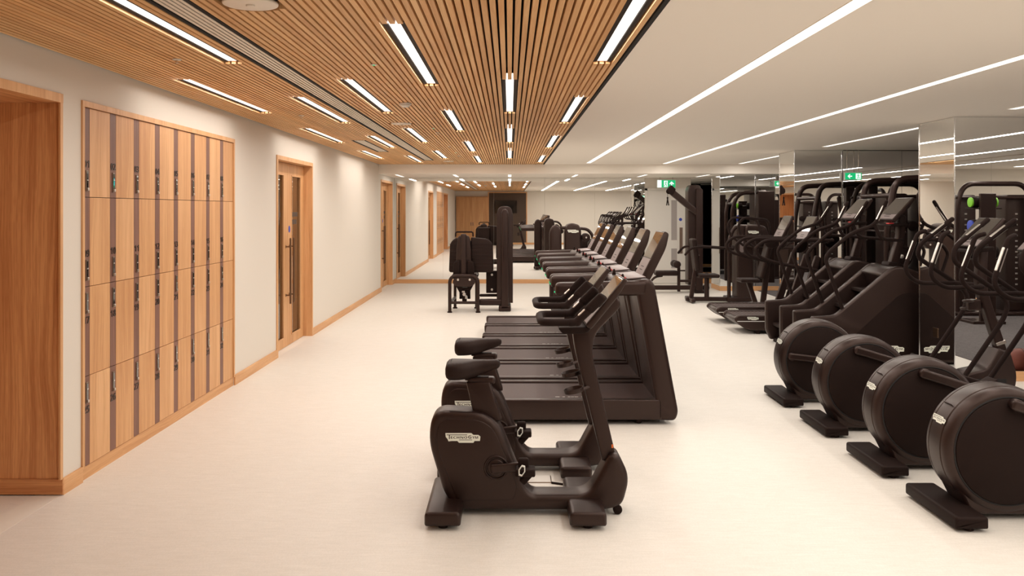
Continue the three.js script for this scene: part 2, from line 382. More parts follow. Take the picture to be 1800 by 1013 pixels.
DISCS.forEach(([x, d, r], i) => {
  const o = thing('round_diffuser', `round cream ceiling diffuser recessed in the oak slats, ${['nearest the camera', 'in the middle of the room', 'farthest, near the soffit'][i]}`, 'air vent', [x, CEIL, -d], 'round ceiling diffusers');
  mesh('dish', [cyl(r * 0.87, 0.014, 'y', 0, 0.002, 0, 0.005, 40), cyl(0.02, 0.01, 'y', 0, -0.008, 0, 0.003)], M.fin, o);
  mesh('collar', [cyl(r * 0.8, 0.07, 'y', 0, 0.045, 0)], M.dark, o);
});
[[311, 104, 0.028], [530, 203, 0.026], [769, 233, 0.025], [790, 257, 0.025], [806, 274, 0.025]].forEach(([px, py, r], i) => {
  const d = 0.953 * FOCAL / (369 - py), x = (px - 896) * d / FOCAL;
  const o = thing('sprinkler', `small white sprinkler rosette in slat ceiling, ${ORD[i]} from the camera`, 'sprinkler', [x, CEIL, -d], 'ceiling sprinklers');
  mesh('rosette', [cyl(r, 0.006, 'y', 0, -0.003, 0, 0.002)], M.cream, o);
  mesh('nozzle', [cyl(0.008, 0.02, 'y', 0, -0.014, 0, 0.002, 12), cyl(0.013, 0.003, 'y', 0, -0.024, 0, 0.001, 12)], M.chrome, o);
});
{
  const o = thing('smoke_detector', 'white smoke detector on the oak slat ceiling', 'smoke detector', [-0.93, CEIL, -7.86]);
  mesh('base', [cyl(0.055, 0.018, 'y', 0, -0.009, 0, 0.004, 32)], M.cream, o);
  mesh('sensor_head', [cyl(0.034, 0.02, 'y', 0, -0.028, 0, 0.006, 32, 0.046)], M.cream, o);
}
[[657, 113], [762, 225], [801, 268]].forEach(([px, py], i) => {
  const d = 0.953 * FOCAL / (369 - py), x = (px - 896) * d / FOCAL;
  const o = thing('emergency_light', `tiny round emergency light with green glow in slats, ${ORD[i]} from the camera`, 'light', [x, CEIL, -d], 'small emergency lights');
  mesh('bezel', [cyl(0.022, 0.006, 'y', 0, -0.003, 0, 0.002)], M.cream, o);
  mesh('led_light', [cyl(0.007, 0.004, 'y', 0, -0.007, 0, 0.001, 12)], M.ledGreen, o);
});

// ---------------------------------------------------------------- doors in the left wall
DOORS.forEach(([d0, d1], di) => {
  const D = structGroup(`door_${di + 1}`), H = 2.4, xf = XL - 0.14;
  D.position.set(XL, 0, -(d0 + d1) / 2); const h = (d1 - d0) / 2, T = 0.05;
  mesh('frame', [box(-0.159, 0.014, 0, H - T - 0.0005, h - T, h - 0.001), box(-0.159, 0.014, 0, H - T - 0.0005, -h + 0.001, -h + T), box(-0.159, 0.014, H - T, H - 0.001, -h + 0.001, h - 0.001)], M.oak2, D, 'y');
  const dl = mesh('stop', [box(-0.158, -0.15, 0, H - T - 0.001, h - T - 0.02, h - T - 0.001), box(-0.158, -0.15, 0, H - T - 0.001, -h + T + 0.001, -h + T + 0.02)], M.oakDeep, D, 'y');
  for (const s of [1, -1]) {                                        // s = 1: the leaf nearer the camera
    const a = s > 0 ? 0.002 : -h + T + 0.003, b = s > 0 ? h - T - 0.003 : -0.002, L = H - T - 0.004, st = 0.2;
    const x0 = -0.148, x1 = -0.104, g0 = a + st, g1 = b - st;
    const leaf = mesh('leaf', [box(x0, x1, 0.004, 0.12, a, b, 0.002), box(x0, x1, 2.2, L, a, b, 0.002), box(x0, x1, 0.12, 2.2, a, g0), box(x0, x1, 0.12, 2.2, g1, b)], M.oak, D, 'y');
    mesh('beading', [box(x1 - 0.004, x1 + 0.006, 0.12, 2.2, g0, g0 + 0.014), box(x1 - 0.004, x1 + 0.006, 0.12, 2.2, g1 - 0.014, g1), box(x1 - 0.004, x1 + 0.006, 0.12, 0.134, g0, g1), box(x1 - 0.004, x1 + 0.006, 2.186, 2.2, g0, g1)], M.oak2, leaf, 'y');
    mesh('pane', [box(-0.129, -0.123, 0.12, 2.2, g0, g1)], M.glass, leaf);
    mesh('window_sign', [box(-0.1226, -0.1216, 1.66, 1.72, g0 + 0.08, g1 - 0.08), box(-0.1226, -0.1216, 1.56, 1.62, g0 + 0.14, g1 - 0.08)], M.brownPanel, leaf);
    const hz = s > 0 ? 0.085 : -0.085;
    const hd = mesh('pull_handle', [tube([[-0.045, 0.56, hz], [-0.045, 1.38, hz]], 0.012)], M.bronze, leaf);
    for (const y of [0.66, 1.28]) mesh('standoff', [cyl(0.009, 0.07, 'x', -0.075, y, hz), cyl(0.02, 0.006, 'x', -0.101, y, hz, 0.002)], M.bronze, hd);
    if (s < 0) mesh('sticker', [cyl(0.045, 0.002, 'x', -0.103, 1.5, -0.09)], M.blue, leaf);
  }
});
// white door in the far wall
{
  const D = structGroup('door_3'); D.position.set(3.75, 0, -DF);
  mesh('frame', [box(-0.53, -0.48, 0, 2.26, 0, 0.05), box(0.48, 0.53, 0, 2.26, 0, 0.05), box(-0.53, 0.53, 2.21, 2.26, 0, 0.05)], M.cream, D);
  const leaf = mesh('leaf', [ext([[-0.478, 0.005], [0.478, 0.005], [0.478, 2.207], [-0.478, 2.207]], 0.002, 0.04, 0.002)], M.cream, D);
  mesh('vision_panel', [box(0.09, 0.225, 1.03, 1.98, 0.038, 0.043)], M.frosted, leaf);
  mesh('vision_panel', [box(0.09, 0.225, 0.36, 0.83, 0.038, 0.043)], M.frosted, leaf);
  mesh('push_plate', [box(0.285, 0.36, 0.71, 1.33, 0.04, 0.044, 0.002)], M.plate, leaf);
  mesh('sticker', [cyl(0.038, 0.002, 'z', 0.31, 1.52, 0.041)], M.blue, leaf);
}

// ---------------------------------------------------------------- mirrored columns and partitions
const COLS = [[9.0, CEIL, 'nearest mirror-clad column at the right edge, behind the cross trainers'], [14.07, CEIL, 'second mirror-clad column, behind the stair climbers'], [19.05, SOF, 'farthest mirror-clad column beside the pulley machine']];
COLS.forEach(([d, top, label]) => {
  const o = thing('mirror_column', label, 'column', [4.92, 0, -(d + 0.39)]);
  mesh('core', [box(-0.372, 0.372, 0, top - 0.001, -0.382, 0.382)], M.dark, o);
  const y0 = 0.1, y1 = top - 0.012;
  mesh('mirror_panel', [box(-0.376, 0.376, y0, y1, 0.382, 0.388)], M.mirror, o);
  mesh('mirror_panel', [box(-0.376, 0.376, y0, y1, -0.388, -0.382)], M.mirror, o);
  mesh('mirror_panel', [box(-0.378, -0.372, y0, y1, -0.386, 0.386)], M.mirror, o);
  mesh('mirror_panel', [box(0.372, 0.378, y0, y1, -0.386, 0.386)], M.mirror, o);
  for (const sx of [-1, 1]) for (const sz of [-1, 1]) mesh('corner_trim', [box(sx * 0.374, sx * 0.384, y0, y1, sz * 0.384, sz * 0.394)], M.chrome, o);
  mesh('top_trim', [box(-0.384, 0.384, y1, top - 0.001, -0.392, 0.392)], M.chrome, o);
  mesh('plinth', [box(-0.386, 0.386, 0, y0, -0.396, 0.396)], M.oak2, o, 'x');
  if (d < 10) mesh('socket_plate', [box(-0.386, -0.378, 0.39, 0.49, -0.06, 0.04, 0.003)], M.bronze, o);
});
[[14.07, CEIL, 7.2, 'mirrored partition panel right of the second column'], [19.05, SOF, 7.4, 'mirrored partition panel right of the farthest column']].forEach(([d, top, xe, label]) => {
  const o = thing('mirror_partition', label, 'partition', [(5.312 + xe) / 2, 0, -(d + 0.07)]), w = (xe - 5.312) / 2;
  mesh('core', [box(-w, w, 0, top - 0.001, -0.055, 0.055)], M.dark, o);
  mesh('mirror_panel', [box(-w, w, 0.1, top - 0.012, -0.06, -0.055)], M.mirror, o);
  mesh('end_trim', [box(w, w + 0.006, 0, top - 0.002, -0.06, 0.06)], M.chrome, o);
  mesh('mirror_panel', [box(-w + 0.004, 0.002, 0.1, top - 0.012, 0.055, 0.06)], M.mirror, o);
  mesh('mirror_panel', [box(0.006, w, 0.1, top - 0.012, 0.055, 0.06)], M.mirror, o);
  mesh('edge_trim', [box(-w, -w + 0.008, 0.1, top - 0.002, 0.055, 0.068)], M.chrome, o);
  mesh('plinth', [box(-w, w, 0, 0.1, 0.055, 0.07)], M.oak2, o, 'x');
});

// ---------------------------------------------------------------- exit signs
function exitTex(kind) {
  return canvasTex(420, 170, (x, w, h) => {
    x.fillStyle = '#08b06a'; x.fillRect(0, 0, w, h);
    x.fillStyle = '#f4fff8';
    const arrow = (cx, cy, a) => { x.save(); x.translate(cx, cy); x.rotate(a); x.beginPath(); x.moveTo(-58, 0); x.lineTo(0, -58); x.lineTo(16, -42); x.lineTo(-12, -14); x.lineTo(60, -14); x.lineTo(60, 14); x.lineTo(-12, 14); x.lineTo(16, 42); x.lineTo(0, 58); x.closePath(); x.fill(); x.restore(); };
    const man = (cx, flip) => {
      x.save(); x.translate(cx, 0); x.scale(flip, 1);
      x.strokeStyle = '#f4fff8'; x.lineWidth = 13; x.lineCap = 'round';
      x.beginPath(); x.arc(6, 32, 13, 0, 7); x.fill();
      const ln = (...p) => { x.beginPath(); x.moveTo(p[0], p[1]); for (let i = 2; i < p.length; i += 2) x.lineTo(p[i], p[i + 1]); x.stroke(); };
      ln(2, 54, -6, 94); ln(2, 58, 28, 72, 40, 58); ln(0, 58, -26, 66, -34, 90); ln(-6, 94, 20, 112, 14, 146); ln(-6, 94, -16, 124, -46, 130);
      x.restore();
    };
    if (kind === 'up') { x.fillRect(0, 0, 96, h); x.fillRect(150, 14, 88, h - 28); x.fillStyle = '#08b06a'; x.save(); x.restore(); x.fillStyle = '#f4fff8'; arrow(330, 85, Math.PI / 2);
      x.save(); x.translate(194, 0); x.strokeStyle = '#08b06a'; x.fillStyle = '#08b06a'; x.lineWidth = 12; x.lineCap = 'round'; x.beginPath(); x.arc(8, 36, 12, 0, 7); x.fill();
      x.beginPath(); x.moveTo(4, 56); x.lineTo(-4, 92); x.lineTo(18, 110); x.lineTo(12, 142); x.moveTo(-4, 92); x.lineTo(-14, 120); x.lineTo(-34, 128); x.moveTo(4, 58); x.lineTo(28, 72); x.moveTo(2, 58); x.lineTo(-24, 70); x.stroke(); x.restore(); }
    else { arrow(118, 85, 0); x.fillRect(270, 14, 130, h - 28); x.save(); x.translate(338, 0); x.scale(-1, 1); x.strokeStyle = '#08b06a'; x.fillStyle = '#08b06a'; x.lineWidth = 13; x.lineCap = 'round'; x.beginPath(); x.arc(8, 38, 12, 0, 7); x.fill();
      x.beginPath(); x.moveTo(4, 58); x.lineTo(-4, 94); x.lineTo(20, 110); x.lineTo(14, 142); x.moveTo(-4, 94); x.lineTo(-14, 122); x.lineTo(-40, 128); x.moveTo(4, 60); x.lineTo(32, 74); x.moveTo(2, 60); x.lineTo(-28, 72); x.stroke(); x.restore(); }
  });
}
function exitSign(pos, w, kind, hang, label) {
  const o = thing('exit_sign', label, 'sign', pos), h = w * 0.405, t = exitTex(kind);
  mesh('case', [box(-w / 2 - 0.008, w / 2 + 0.008, -h - 0.008, 0.008, -0.03, 0.02, 0.004)], M.white, o);
  const pm = new THREE.Mesh(new THREE.PlaneGeometry(w, h).translate(0, -h / 2, 0.0215), std({ color: 0x101010, emissiveMap: t, emissive: 0xffffff, emissiveIntensity: 1.15, roughness: 0.4 }));
  pm.name = 'sign_face'; pm.castShadow = pm.receiveShadow = true; o.add(pm);
  mesh('hanger', [cyl(0.006, hang, 'y', -w * 0.35, hang / 2, -0.005, 0, 8), cyl(0.006, hang, 'y', w * 0.35, hang / 2, -0.005, 0, 8)], M.steel, o);
  const l = new THREE.RectAreaLight(new THREE.Color(0.1, 0.9, 0.5), 0.4, w, h); l.position.set(0, -h / 2, 0.024); l.rotation.y = Math.PI; o.add(l);
}
exitSign([3.64, 2.44, -20.5], 0.42, 'up', 0.065, 'green exit sign with upward arrow above the far white door');
exitSign([5.44, 2.335, -13.98], 0.26, 'left', 0.36, 'green exit sign with left arrow in front of the second column partition');
exitSign([5.80, 2.365, -18.9], 0.26, 'left', 0.14, 'green exit sign with left arrow by the farthest column partition');

// ---------------------------------------------------------------- lockers
{
  const n = 8, m = 0.03, pitch = (LOCK1 - LOCK0 - 2 * m) / n, rows = [0.085, 0.668, 1.25, 1.832, 2.414];
  struct('trim_2', [box(XL - 0.15, XL + 0.012, 0.085, 2.4155, -LOCK0 - m, -LOCK0 - 0.001), box(XL - 0.15, XL + 0.012, 0.085, 2.4155, -LOCK1 + 0.001, -LOCK1 + m), box(XL - 0.15, XL + 0.012, 2.416, LOCKTOP - 0.001, -LOCK1 + 0.001, -LOCK0 - 0.001)], M.oak2, 'y');
  struct('trim_3', [box(XL - 0.15, XL - 0.004, 0, 0.083, -LOCK1 + 0.001, -LOCK0 - 0.001)], M.oak, 'z');
  const where = ['top', 'second', 'third', 'bottom'];
  const POS = ['leftmost', 'second from left', 'third from left', 'fourth from left', 'fifth from left', 'sixth from left', 'seventh from left', 'rightmost'];
  for (let i = 0; i < 32; i++) {
    const row = Math.floor(i / 8), col = i % 8, y0 = rows[3 - row], y1 = rows[4 - row], d0 = LOCK0 + m + col * pitch, num = String(i + 1).padStart(2, '0');
    const H = y1 - y0 - 0.004, w = pitch - 0.004;
    const o = thing('locker', `oak locker numbered ${num}, ${POS[col]} in the ${where[row]} row of the locker wall`, 'locker', [XL, y0 + 0.002, -d0], 'numbered oak lockers');
    mesh('body', [box(-0.42, -0.022, 0, H, -w, -0.002)], M.matte, o);
    const door = mesh('door', [box(-0.02, 0.0, 0, H, -w, -0.09)], i % 3 ? M.oak : M.oak2, o, 'y', rr(0, 5), rr(0, 5));
    const strip = mesh('lock_strip', [box(-0.021, -0.001, 0, H, -0.0895, -0.002)], M.strip, o, 'y', rr(0, 5), rr(0, 5));
    const up = row < 2, yl = up ? 0.105 : H - 0.105, yn = up ? 0.215 : H - 0.215;
    const lock = mesh('lock', [box(-0.002, 0.006, yl - 0.068, yl + 0.068, -0.062, -0.030, 0.002)], M.plate, o);
    mesh('lock_window', [box(0.0055, 0.007, yl - 0.045, yl + 0.058, -0.056, -0.036)], M.screen, lock);
    mesh('lock_knob', [box(0.006, 0.016, yl - 0.064, yl - 0.046, -0.055, -0.037, 0.003)], M.silver, lock);
    mesh('lock_latch', [box(0.006, 0.010, yl + (i * 7 % 5) * 0.006, yl + 0.008 + (i * 7 % 5) * 0.006, -0.055, -0.037, 0.002)], M.silver, lock);
    if (i === 1) mesh('lock_led', [box(0.0068, 0.0076, yl - 0.02, yl + 0.03, -0.05, -0.042)], M.ledTeal, lock);
    const tg = new TextGeometry(num, { font, size: 0.046, depth: 0.003, curveSegments: 3 }); tg.computeBoundingBox();
    const bb = tg.boundingBox; tg.translate(-(bb.min.x + bb.max.x) / 2, -(bb.min.y + bb.max.y) / 2, 0); tg.scale(0.078 / (bb.max.x - bb.min.x), 1, 1).rotateY(Math.PI / 2).translate(-0.001, yn, -0.046);
    mesh('number', [clean(tg)], M.number, o);
  }
}

// ================================================================ MACHINES
function consolePanel(parent, bx, by, tx, ty, w, th, keys = 0.38) {  // display slab leaning from (bx, by) to (tx, ty), facing -x
  const L = Math.hypot(tx - bx, ty - by), a = Math.atan2(tx - bx, ty - by);
  const c = mesh('console', [ext([[0, 0, 0.01], [0, L, 0.012], [th * 0.55, L, 0.02], [th, L * 0.72, 0.05], [th, 0, 0.02]], -w / 2, w / 2, 0.008)], M.black, parent);
  c.position.set(bx, by, 0); c.rotation.z = -a;
  mesh('display_screen', [box(-0.0015, 0.002, L * keys + 0.004, L - 0.014, -w / 2 + 0.014, w / 2 - 0.014)], M.screen, c);
  mesh('key_panel', [box(-0.0015, 0.002, 0.012, L * keys - 0.004, -w / 2 + 0.014, w / 2 - 0.014)], M.grey, c);
  mesh('slot_mark', [0.13, 0.2].map(t => box(-0.003, 0, L * t, L * t + 0.006, -w * 0.16, w * 0.16)), M.matte, c);
  return c;
}

// ---------------------------------------------------------------- exercise bikes
function makeBike(label) {
  const o = thing('exercise_bike', label, 'exercise bike', [0.1, 0, -5.13], 'upright bikes in front of the treadmills');
  const X = (p) => p.map(q => [q[0] - 0.1, q[1], q[2]]);
  const body = mesh('body', [ext(X([[-0.30, 0.03, 0.03], [-0.375, 0.12, 0.06], [-0.468, 0.43, 0.16], [-0.44, 0.605, 0.13], [-0.085, 0.585, 0.13], [0.085, 0.165, 0.07], [0.13, 0.118, 0.05], [0.45, 0.118, 0.07], [0.575, 0.35, 0.02], [0.622, 0.35, 0.05], [0.69, 0.22, 0.13], [0.645, 0.05, 0.1], [0.54, 0.03, 0.03]]), -0.095, 0.095, 0.03)], M.black, o);
  mesh('side_cover', [ext(X([[-0.30, 0.09, 0.03], [-0.425, 0.42, 0.14], [-0.40, 0.56, 0.1], [-0.11, 0.545, 0.1], [0.045, 0.17, 0.05], [0.02, 0.09, 0.03]]), 0.09, 0.099, 0.004)], M.black, body);
  mesh('seat_post', [ext(X([[-0.252, 0.755, 0.01], [-0.115, 0.755, 0.01], [-0.045, 0.53, 0.01], [-0.2, 0.53, 0.01]]), -0.045, 0.045, 0.012), bar([-0.265, 0.78, 0], [-0.265, 0.74, 0], 0.16, 0.07, 0.015)], M.satin, o);
  const sg = ext([[-0.165, -0.03, 0.06], [-0.165, -0.115, 0.06], [-0.06, -0.11, 0.06], [0.02, -0.045, 0.05], [0.15, -0.028, 0.03], [0.15, 0.028, 0.03], [0.02, 0.045, 0.05], [-0.06, 0.11, 0.06], [-0.165, 0.115, 0.06], [-0.165, 0.03, 0.06]], 0, 0.085, 0.03);
  sg.rotateX(-Math.PI / 2);
  bend(sg, (x, y, z) => [x, y * (x < 0 ? 1.12 - 0.1 * x : 1.12 - 3.6 * x) + (x > 0 ? x * 0.32 : 0) + 0.01 * Math.cos(z * 16), z]);
  const saddle = mesh('saddle', [toCreasedNormals(sg, 0.9).translate(-0.305, 0.772, 0)], M.pad, o);
  mesh('saddle_rail', [box(-0.36, -0.22, 0.762, 0.782, -0.03, 0.03, 0.006)], M.matte, saddle);
  const mast = mesh('mast', [ext(X([[0.535, 0.30], [0.62, 0.30], [0.475, 0.92, 0.1], [0.49, 1.03, 0.14], [0.648, 1.195, 0.06], [0.615, 1.265, 0.03], [0.42, 1.075, 0.05], [0.362, 1.06, 0.03], [0.375, 0.95, 0.1]]), -0.042, 0.042, 0.014)], M.satin, o);
  mesh('reflector', [box(0.487, 0.498, 0.375, 0.395, 0.036, 0.0435)], M.orange, mast);
  mesh('tray', [ext(X([[0.27, 1.085, 0.02], [0.30, 1.045, 0.02], [0.44, 1.05, 0.02], [0.47, 1.09, 0.02]]), -0.15, 0.15, 0.012)], M.matte, o);
  consolePanel(o, 0.325, 1.10, 0.545, 1.368, 0.36, 0.04, 0.36);
  const hb = mesh('handlebar', [tube([[0.28, 1.12, 0.205], [0.10, 1.12, 0.205], [0.075, 1.12, 0.15], [0.075, 1.12, -0.15], [0.10, 1.12, -0.205], [0.28, 1.12, -0.205]], 0.021, 0.07), tube([[0.24, 1.12, 0.205], [0.27, 1.12, 0.205], [0.38, 1.225, 0.205]], 0.023, 0.06), tube([[0.24, 1.12, -0.205], [0.27, 1.12, -0.205], [0.38, 1.225, -0.205]], 0.023, 0.06)], M.rubber, o);
  for (const s of [1, -1]) {
    mesh('grip', [tube([[0.345, 1.195, s * 0.205], [0.35, 1.2, s * 0.205]], 0.026, 0.02, 14), bar([0.335, 1.184, s * 0.205], [0.425, 1.272, s * 0.203], 0.055, 0.046, 0.018)], M.rubber, hb);
    mesh('pulse_sensor', [bar([0.29, 1.142, s * 0.205], [0.335, 1.185, s * 0.205], 0.044, 0.030, 0.012)], M.silver, hb);
  }
  for (const [x, y, z] of [[0.268, 0.715, 0.07], [0.262, 0.785, -0.07]]) {
    const g = new THREE.LatheGeometry([[0.050, -0.012], [0.055, -0.012], [0.058, 0.012], [0.053, 0.012], [0.050, -0.012]].map(p => new THREE.Vector2(...p)), 24);
    g.rotateZ(0.2).translate(x, y, z);
    mesh('bottle_holder', [clean(g), bar([x + 0.045, y, z * 0.8], [0.385, y + 0.02, z * 0.3], 0.02, 0.016)], M.black, o);
  }
  for (const s of [1, -1]) {                                        // cranks and pedals
    const cx = -0.178, cy = 0.279, dir = s, px = cx + 0.165 * dir, py = cy + 0.016 * dir;
    const cr = mesh('crank', [ring(0.064, 0.007, 'z', cx, cy, s * 0.1), cyl(0.05, 0.02, 'z', cx, cy, s * 0.1, 0.006, 28), bar([cx - 0.03 * dir, cy, s * 0.128], [px, py, s * 0.128], 0.052, 0.026, 0.012)], M.black, o);
    const pd = mesh('pedal', [box(px - 0.055, px + 0.055, py - 0.028, py + 0.014, s * 0.15, s * 0.25, 0.01), box(px - 0.04, px + 0.02, py + 0.0, py + 0.062, s * 0.16, s * 0.2, 0.012), bar([px - 0.02, py - 0.075, s * 0.18], [px + 0.03, py - 0.02, s * 0.18], 0.04, 0.05, 0.01)], M.rubber, cr);
    const st = new THREE.TorusGeometry(0.026, 0.0055, 6, 6); st.scale(0.62, 1.15, 1).rotateZ(-0.3).translate(px - 0.02, py + 0.012, s * 0.256);
    mesh('strap_buckle', [clean(st)], M.white, pd);
  }
  const foot = (x0, x1) => ext([[x0, 0.022, 0.015], [x0, 0.1, 0.03], [x1, 0.1, 0.03], [x1, 0.022, 0.015]], -0.33, 0.33, 0.018);
  for (const [x0, x1] of [[-0.566, -0.368], [0.228, 0.43]]) {
    const f = mesh('stabilizer', [foot(x0, x1)], M.black, o);
    for (const z of [-0.27, 0.27]) mesh('levelling_foot', [cyl(0.026, 0.024, 'y', (x0 + x1) / 2, 0.012, z, 0.004, 16)], M.matte, f);
  }
  for (const z of [0.06, -0.06]) mesh('transport_wheel', [cyl(0.026, 0.03, 'z', 0.52, 0.027, z, 0.004, 16)], M.matte, o);
  logo(o, 0.2, m => m.position.set(-0.467, 0.418, 0.1005));
  return o;
}
const bike = makeBike('black upright exercise bike nearest the camera, in the foreground');
copyOf(bike, 'black upright exercise bike just behind the foreground bike', [0.1, 0, -5.98]);

// ---------------------------------------------------------------- treadmills
function makeTreadmill(label, pos) {
  const o = thing('treadmill', label, 'treadmill', pos, 'treadmills in the middle row');
  const X = (p) => p.map(q => [q[0] - 0.5, q[1], q[2]]), W = 0.435;
  const rail = X([[-0.32, 0.05, 0.03], [-0.34, 0.13, 0.03], [-0.34, 0.205, 0.03], [1.24, 0.205], [1.24, 0.04], [-0.25, 0.04, 0.03]]);
  const deck = mesh('deck_frame', [ext(rail, W - 0.085, W, 0.012), ext(rail, -W, -W + 0.085, 0.012), box(-0.78, 0.7, 0.05, 0.15, -W + 0.08, W - 0.08)], M.black, o);
  mesh('running_belt', [box(-0.815, 0.735, 0.15, 0.19, -W + 0.09, W - 0.09, 0.018)], M.belt, o);
  mesh('belt_mark', [0, 0.06, 0.105, 0.13, 0.16, 0.215].map((t, i) => box(-0.12 + t, -0.12 + t + [0.035, 0.02, 0.02, 0.025, 0.03, 0.02][i], 0.19, 0.1906, 0.245, 0.255)), M.white, deck);
  mesh('foot', [cyl(0.026, 0.04, 'z', 0.56, 0.028, W - 0.06, 0.006, 16), cyl(0.026, 0.04, 'z', 0.56, 0.028, -W + 0.06, 0.006, 16), cyl(0.02, 0.04, 'y', -0.7, 0.02, W - 0.06, 0.004, 12), cyl(0.02, 0.04, 'y', -0.7, 0.02, -W + 0.06, 0.004, 12)], M.rubber, o);
  const fin = X([[1.19, 0.035, 0.03], [1.19, 0.205, 0.02], [1.035, 1.05, 0.02], [1.0, 1.17, 0.02], [1.17, 1.198, 0.13], [1.375, 0.10, 0.05], [1.35, 0.03, 0.05]]);
  const tw = mesh('tower', [ext(fin, W - 0.11, W, 0.03), ext(fin, -W, -W + 0.11, 0.03), ext(X([[1.22, 0.05, 0.03], [1.06, 1.05, 0.02], [1.06, 1.18, 0.02], [1.155, 1.185, 0.1], [1.335, 0.05, 0.04]]), -W + 0.1, W - 0.1, 0.008)], M.satin, o);
  const arm = X([[0.37, 1.05, 0.03], [0.37, 1.155, 0.045], [0.80, 1.165, 0.1], [1.13, 1.175, 0.05], [1.11, 1.05, 0.03]]);
  for (const s of [1, -1]) {
    const a = mesh('arm_rest', [s > 0 ? ext(arm, W - 0.105, W + 0.006, 0.03) : ext(arm, -W - 0.006, -W + 0.105, 0.03)], M.satin, o);
    mesh('status_led', [box(-0.136, -0.128, 1.074, 1.083, s * 0.39 - 0.014, s * 0.39 + 0.014)], M.ledGreen, a);
    mesh('speed_lever', [cyl(0.02, 0.06, 'y', 0.435, 1.19, s * 0.3, 0.004, 12, 0.008)], M.matte, a);
  }
  const dash = mesh('dashboard', [ext(X([[0.86, 1.09, 0.03], [0.88, 1.165, 0.03], [1.14, 1.19, 0.03], [1.14, 1.06, 0.03]]), -W + 0.09, W - 0.09, 0.012)], M.black, o);
  mesh('control_panel', [ext(X([[0.97, 1.176], [0.97, 1.186, 0.004], [1.12, 1.2, 0.004], [1.12, 1.19]]), -0.3, 0.34, 0.003)], M.grey, dash);
  mesh('stop_button', [cyl(0.02, 0.016, 'y', 0.452, 1.185, 0.12, 0.004, 16), cyl(0.014, 0.014, 'y', 0.452, 1.185, 0.28, 0.004, 16)], M.red, dash);
  consolePanel(o, 0.605, 1.185, 0.80, 1.57, 0.42, 0.075, 0.40);
  return o;
}
const TM = ['nearest the camera', 'second from the camera', 'third from the camera', 'fourth from the camera', 'fifth from the camera', 'farthest from the camera, beside the mirror wall'];
const tm0 = makeTreadmill(`black treadmill in the middle row, ${TM[0]}`, [0.5, 0, -7.6]);
for (let k = 1; k < 6; k++) copyOf(tm0, `black treadmill in the middle row, ${TM[k]}`, [0.5, 0, -(7.6 + 0.97 * k)]);

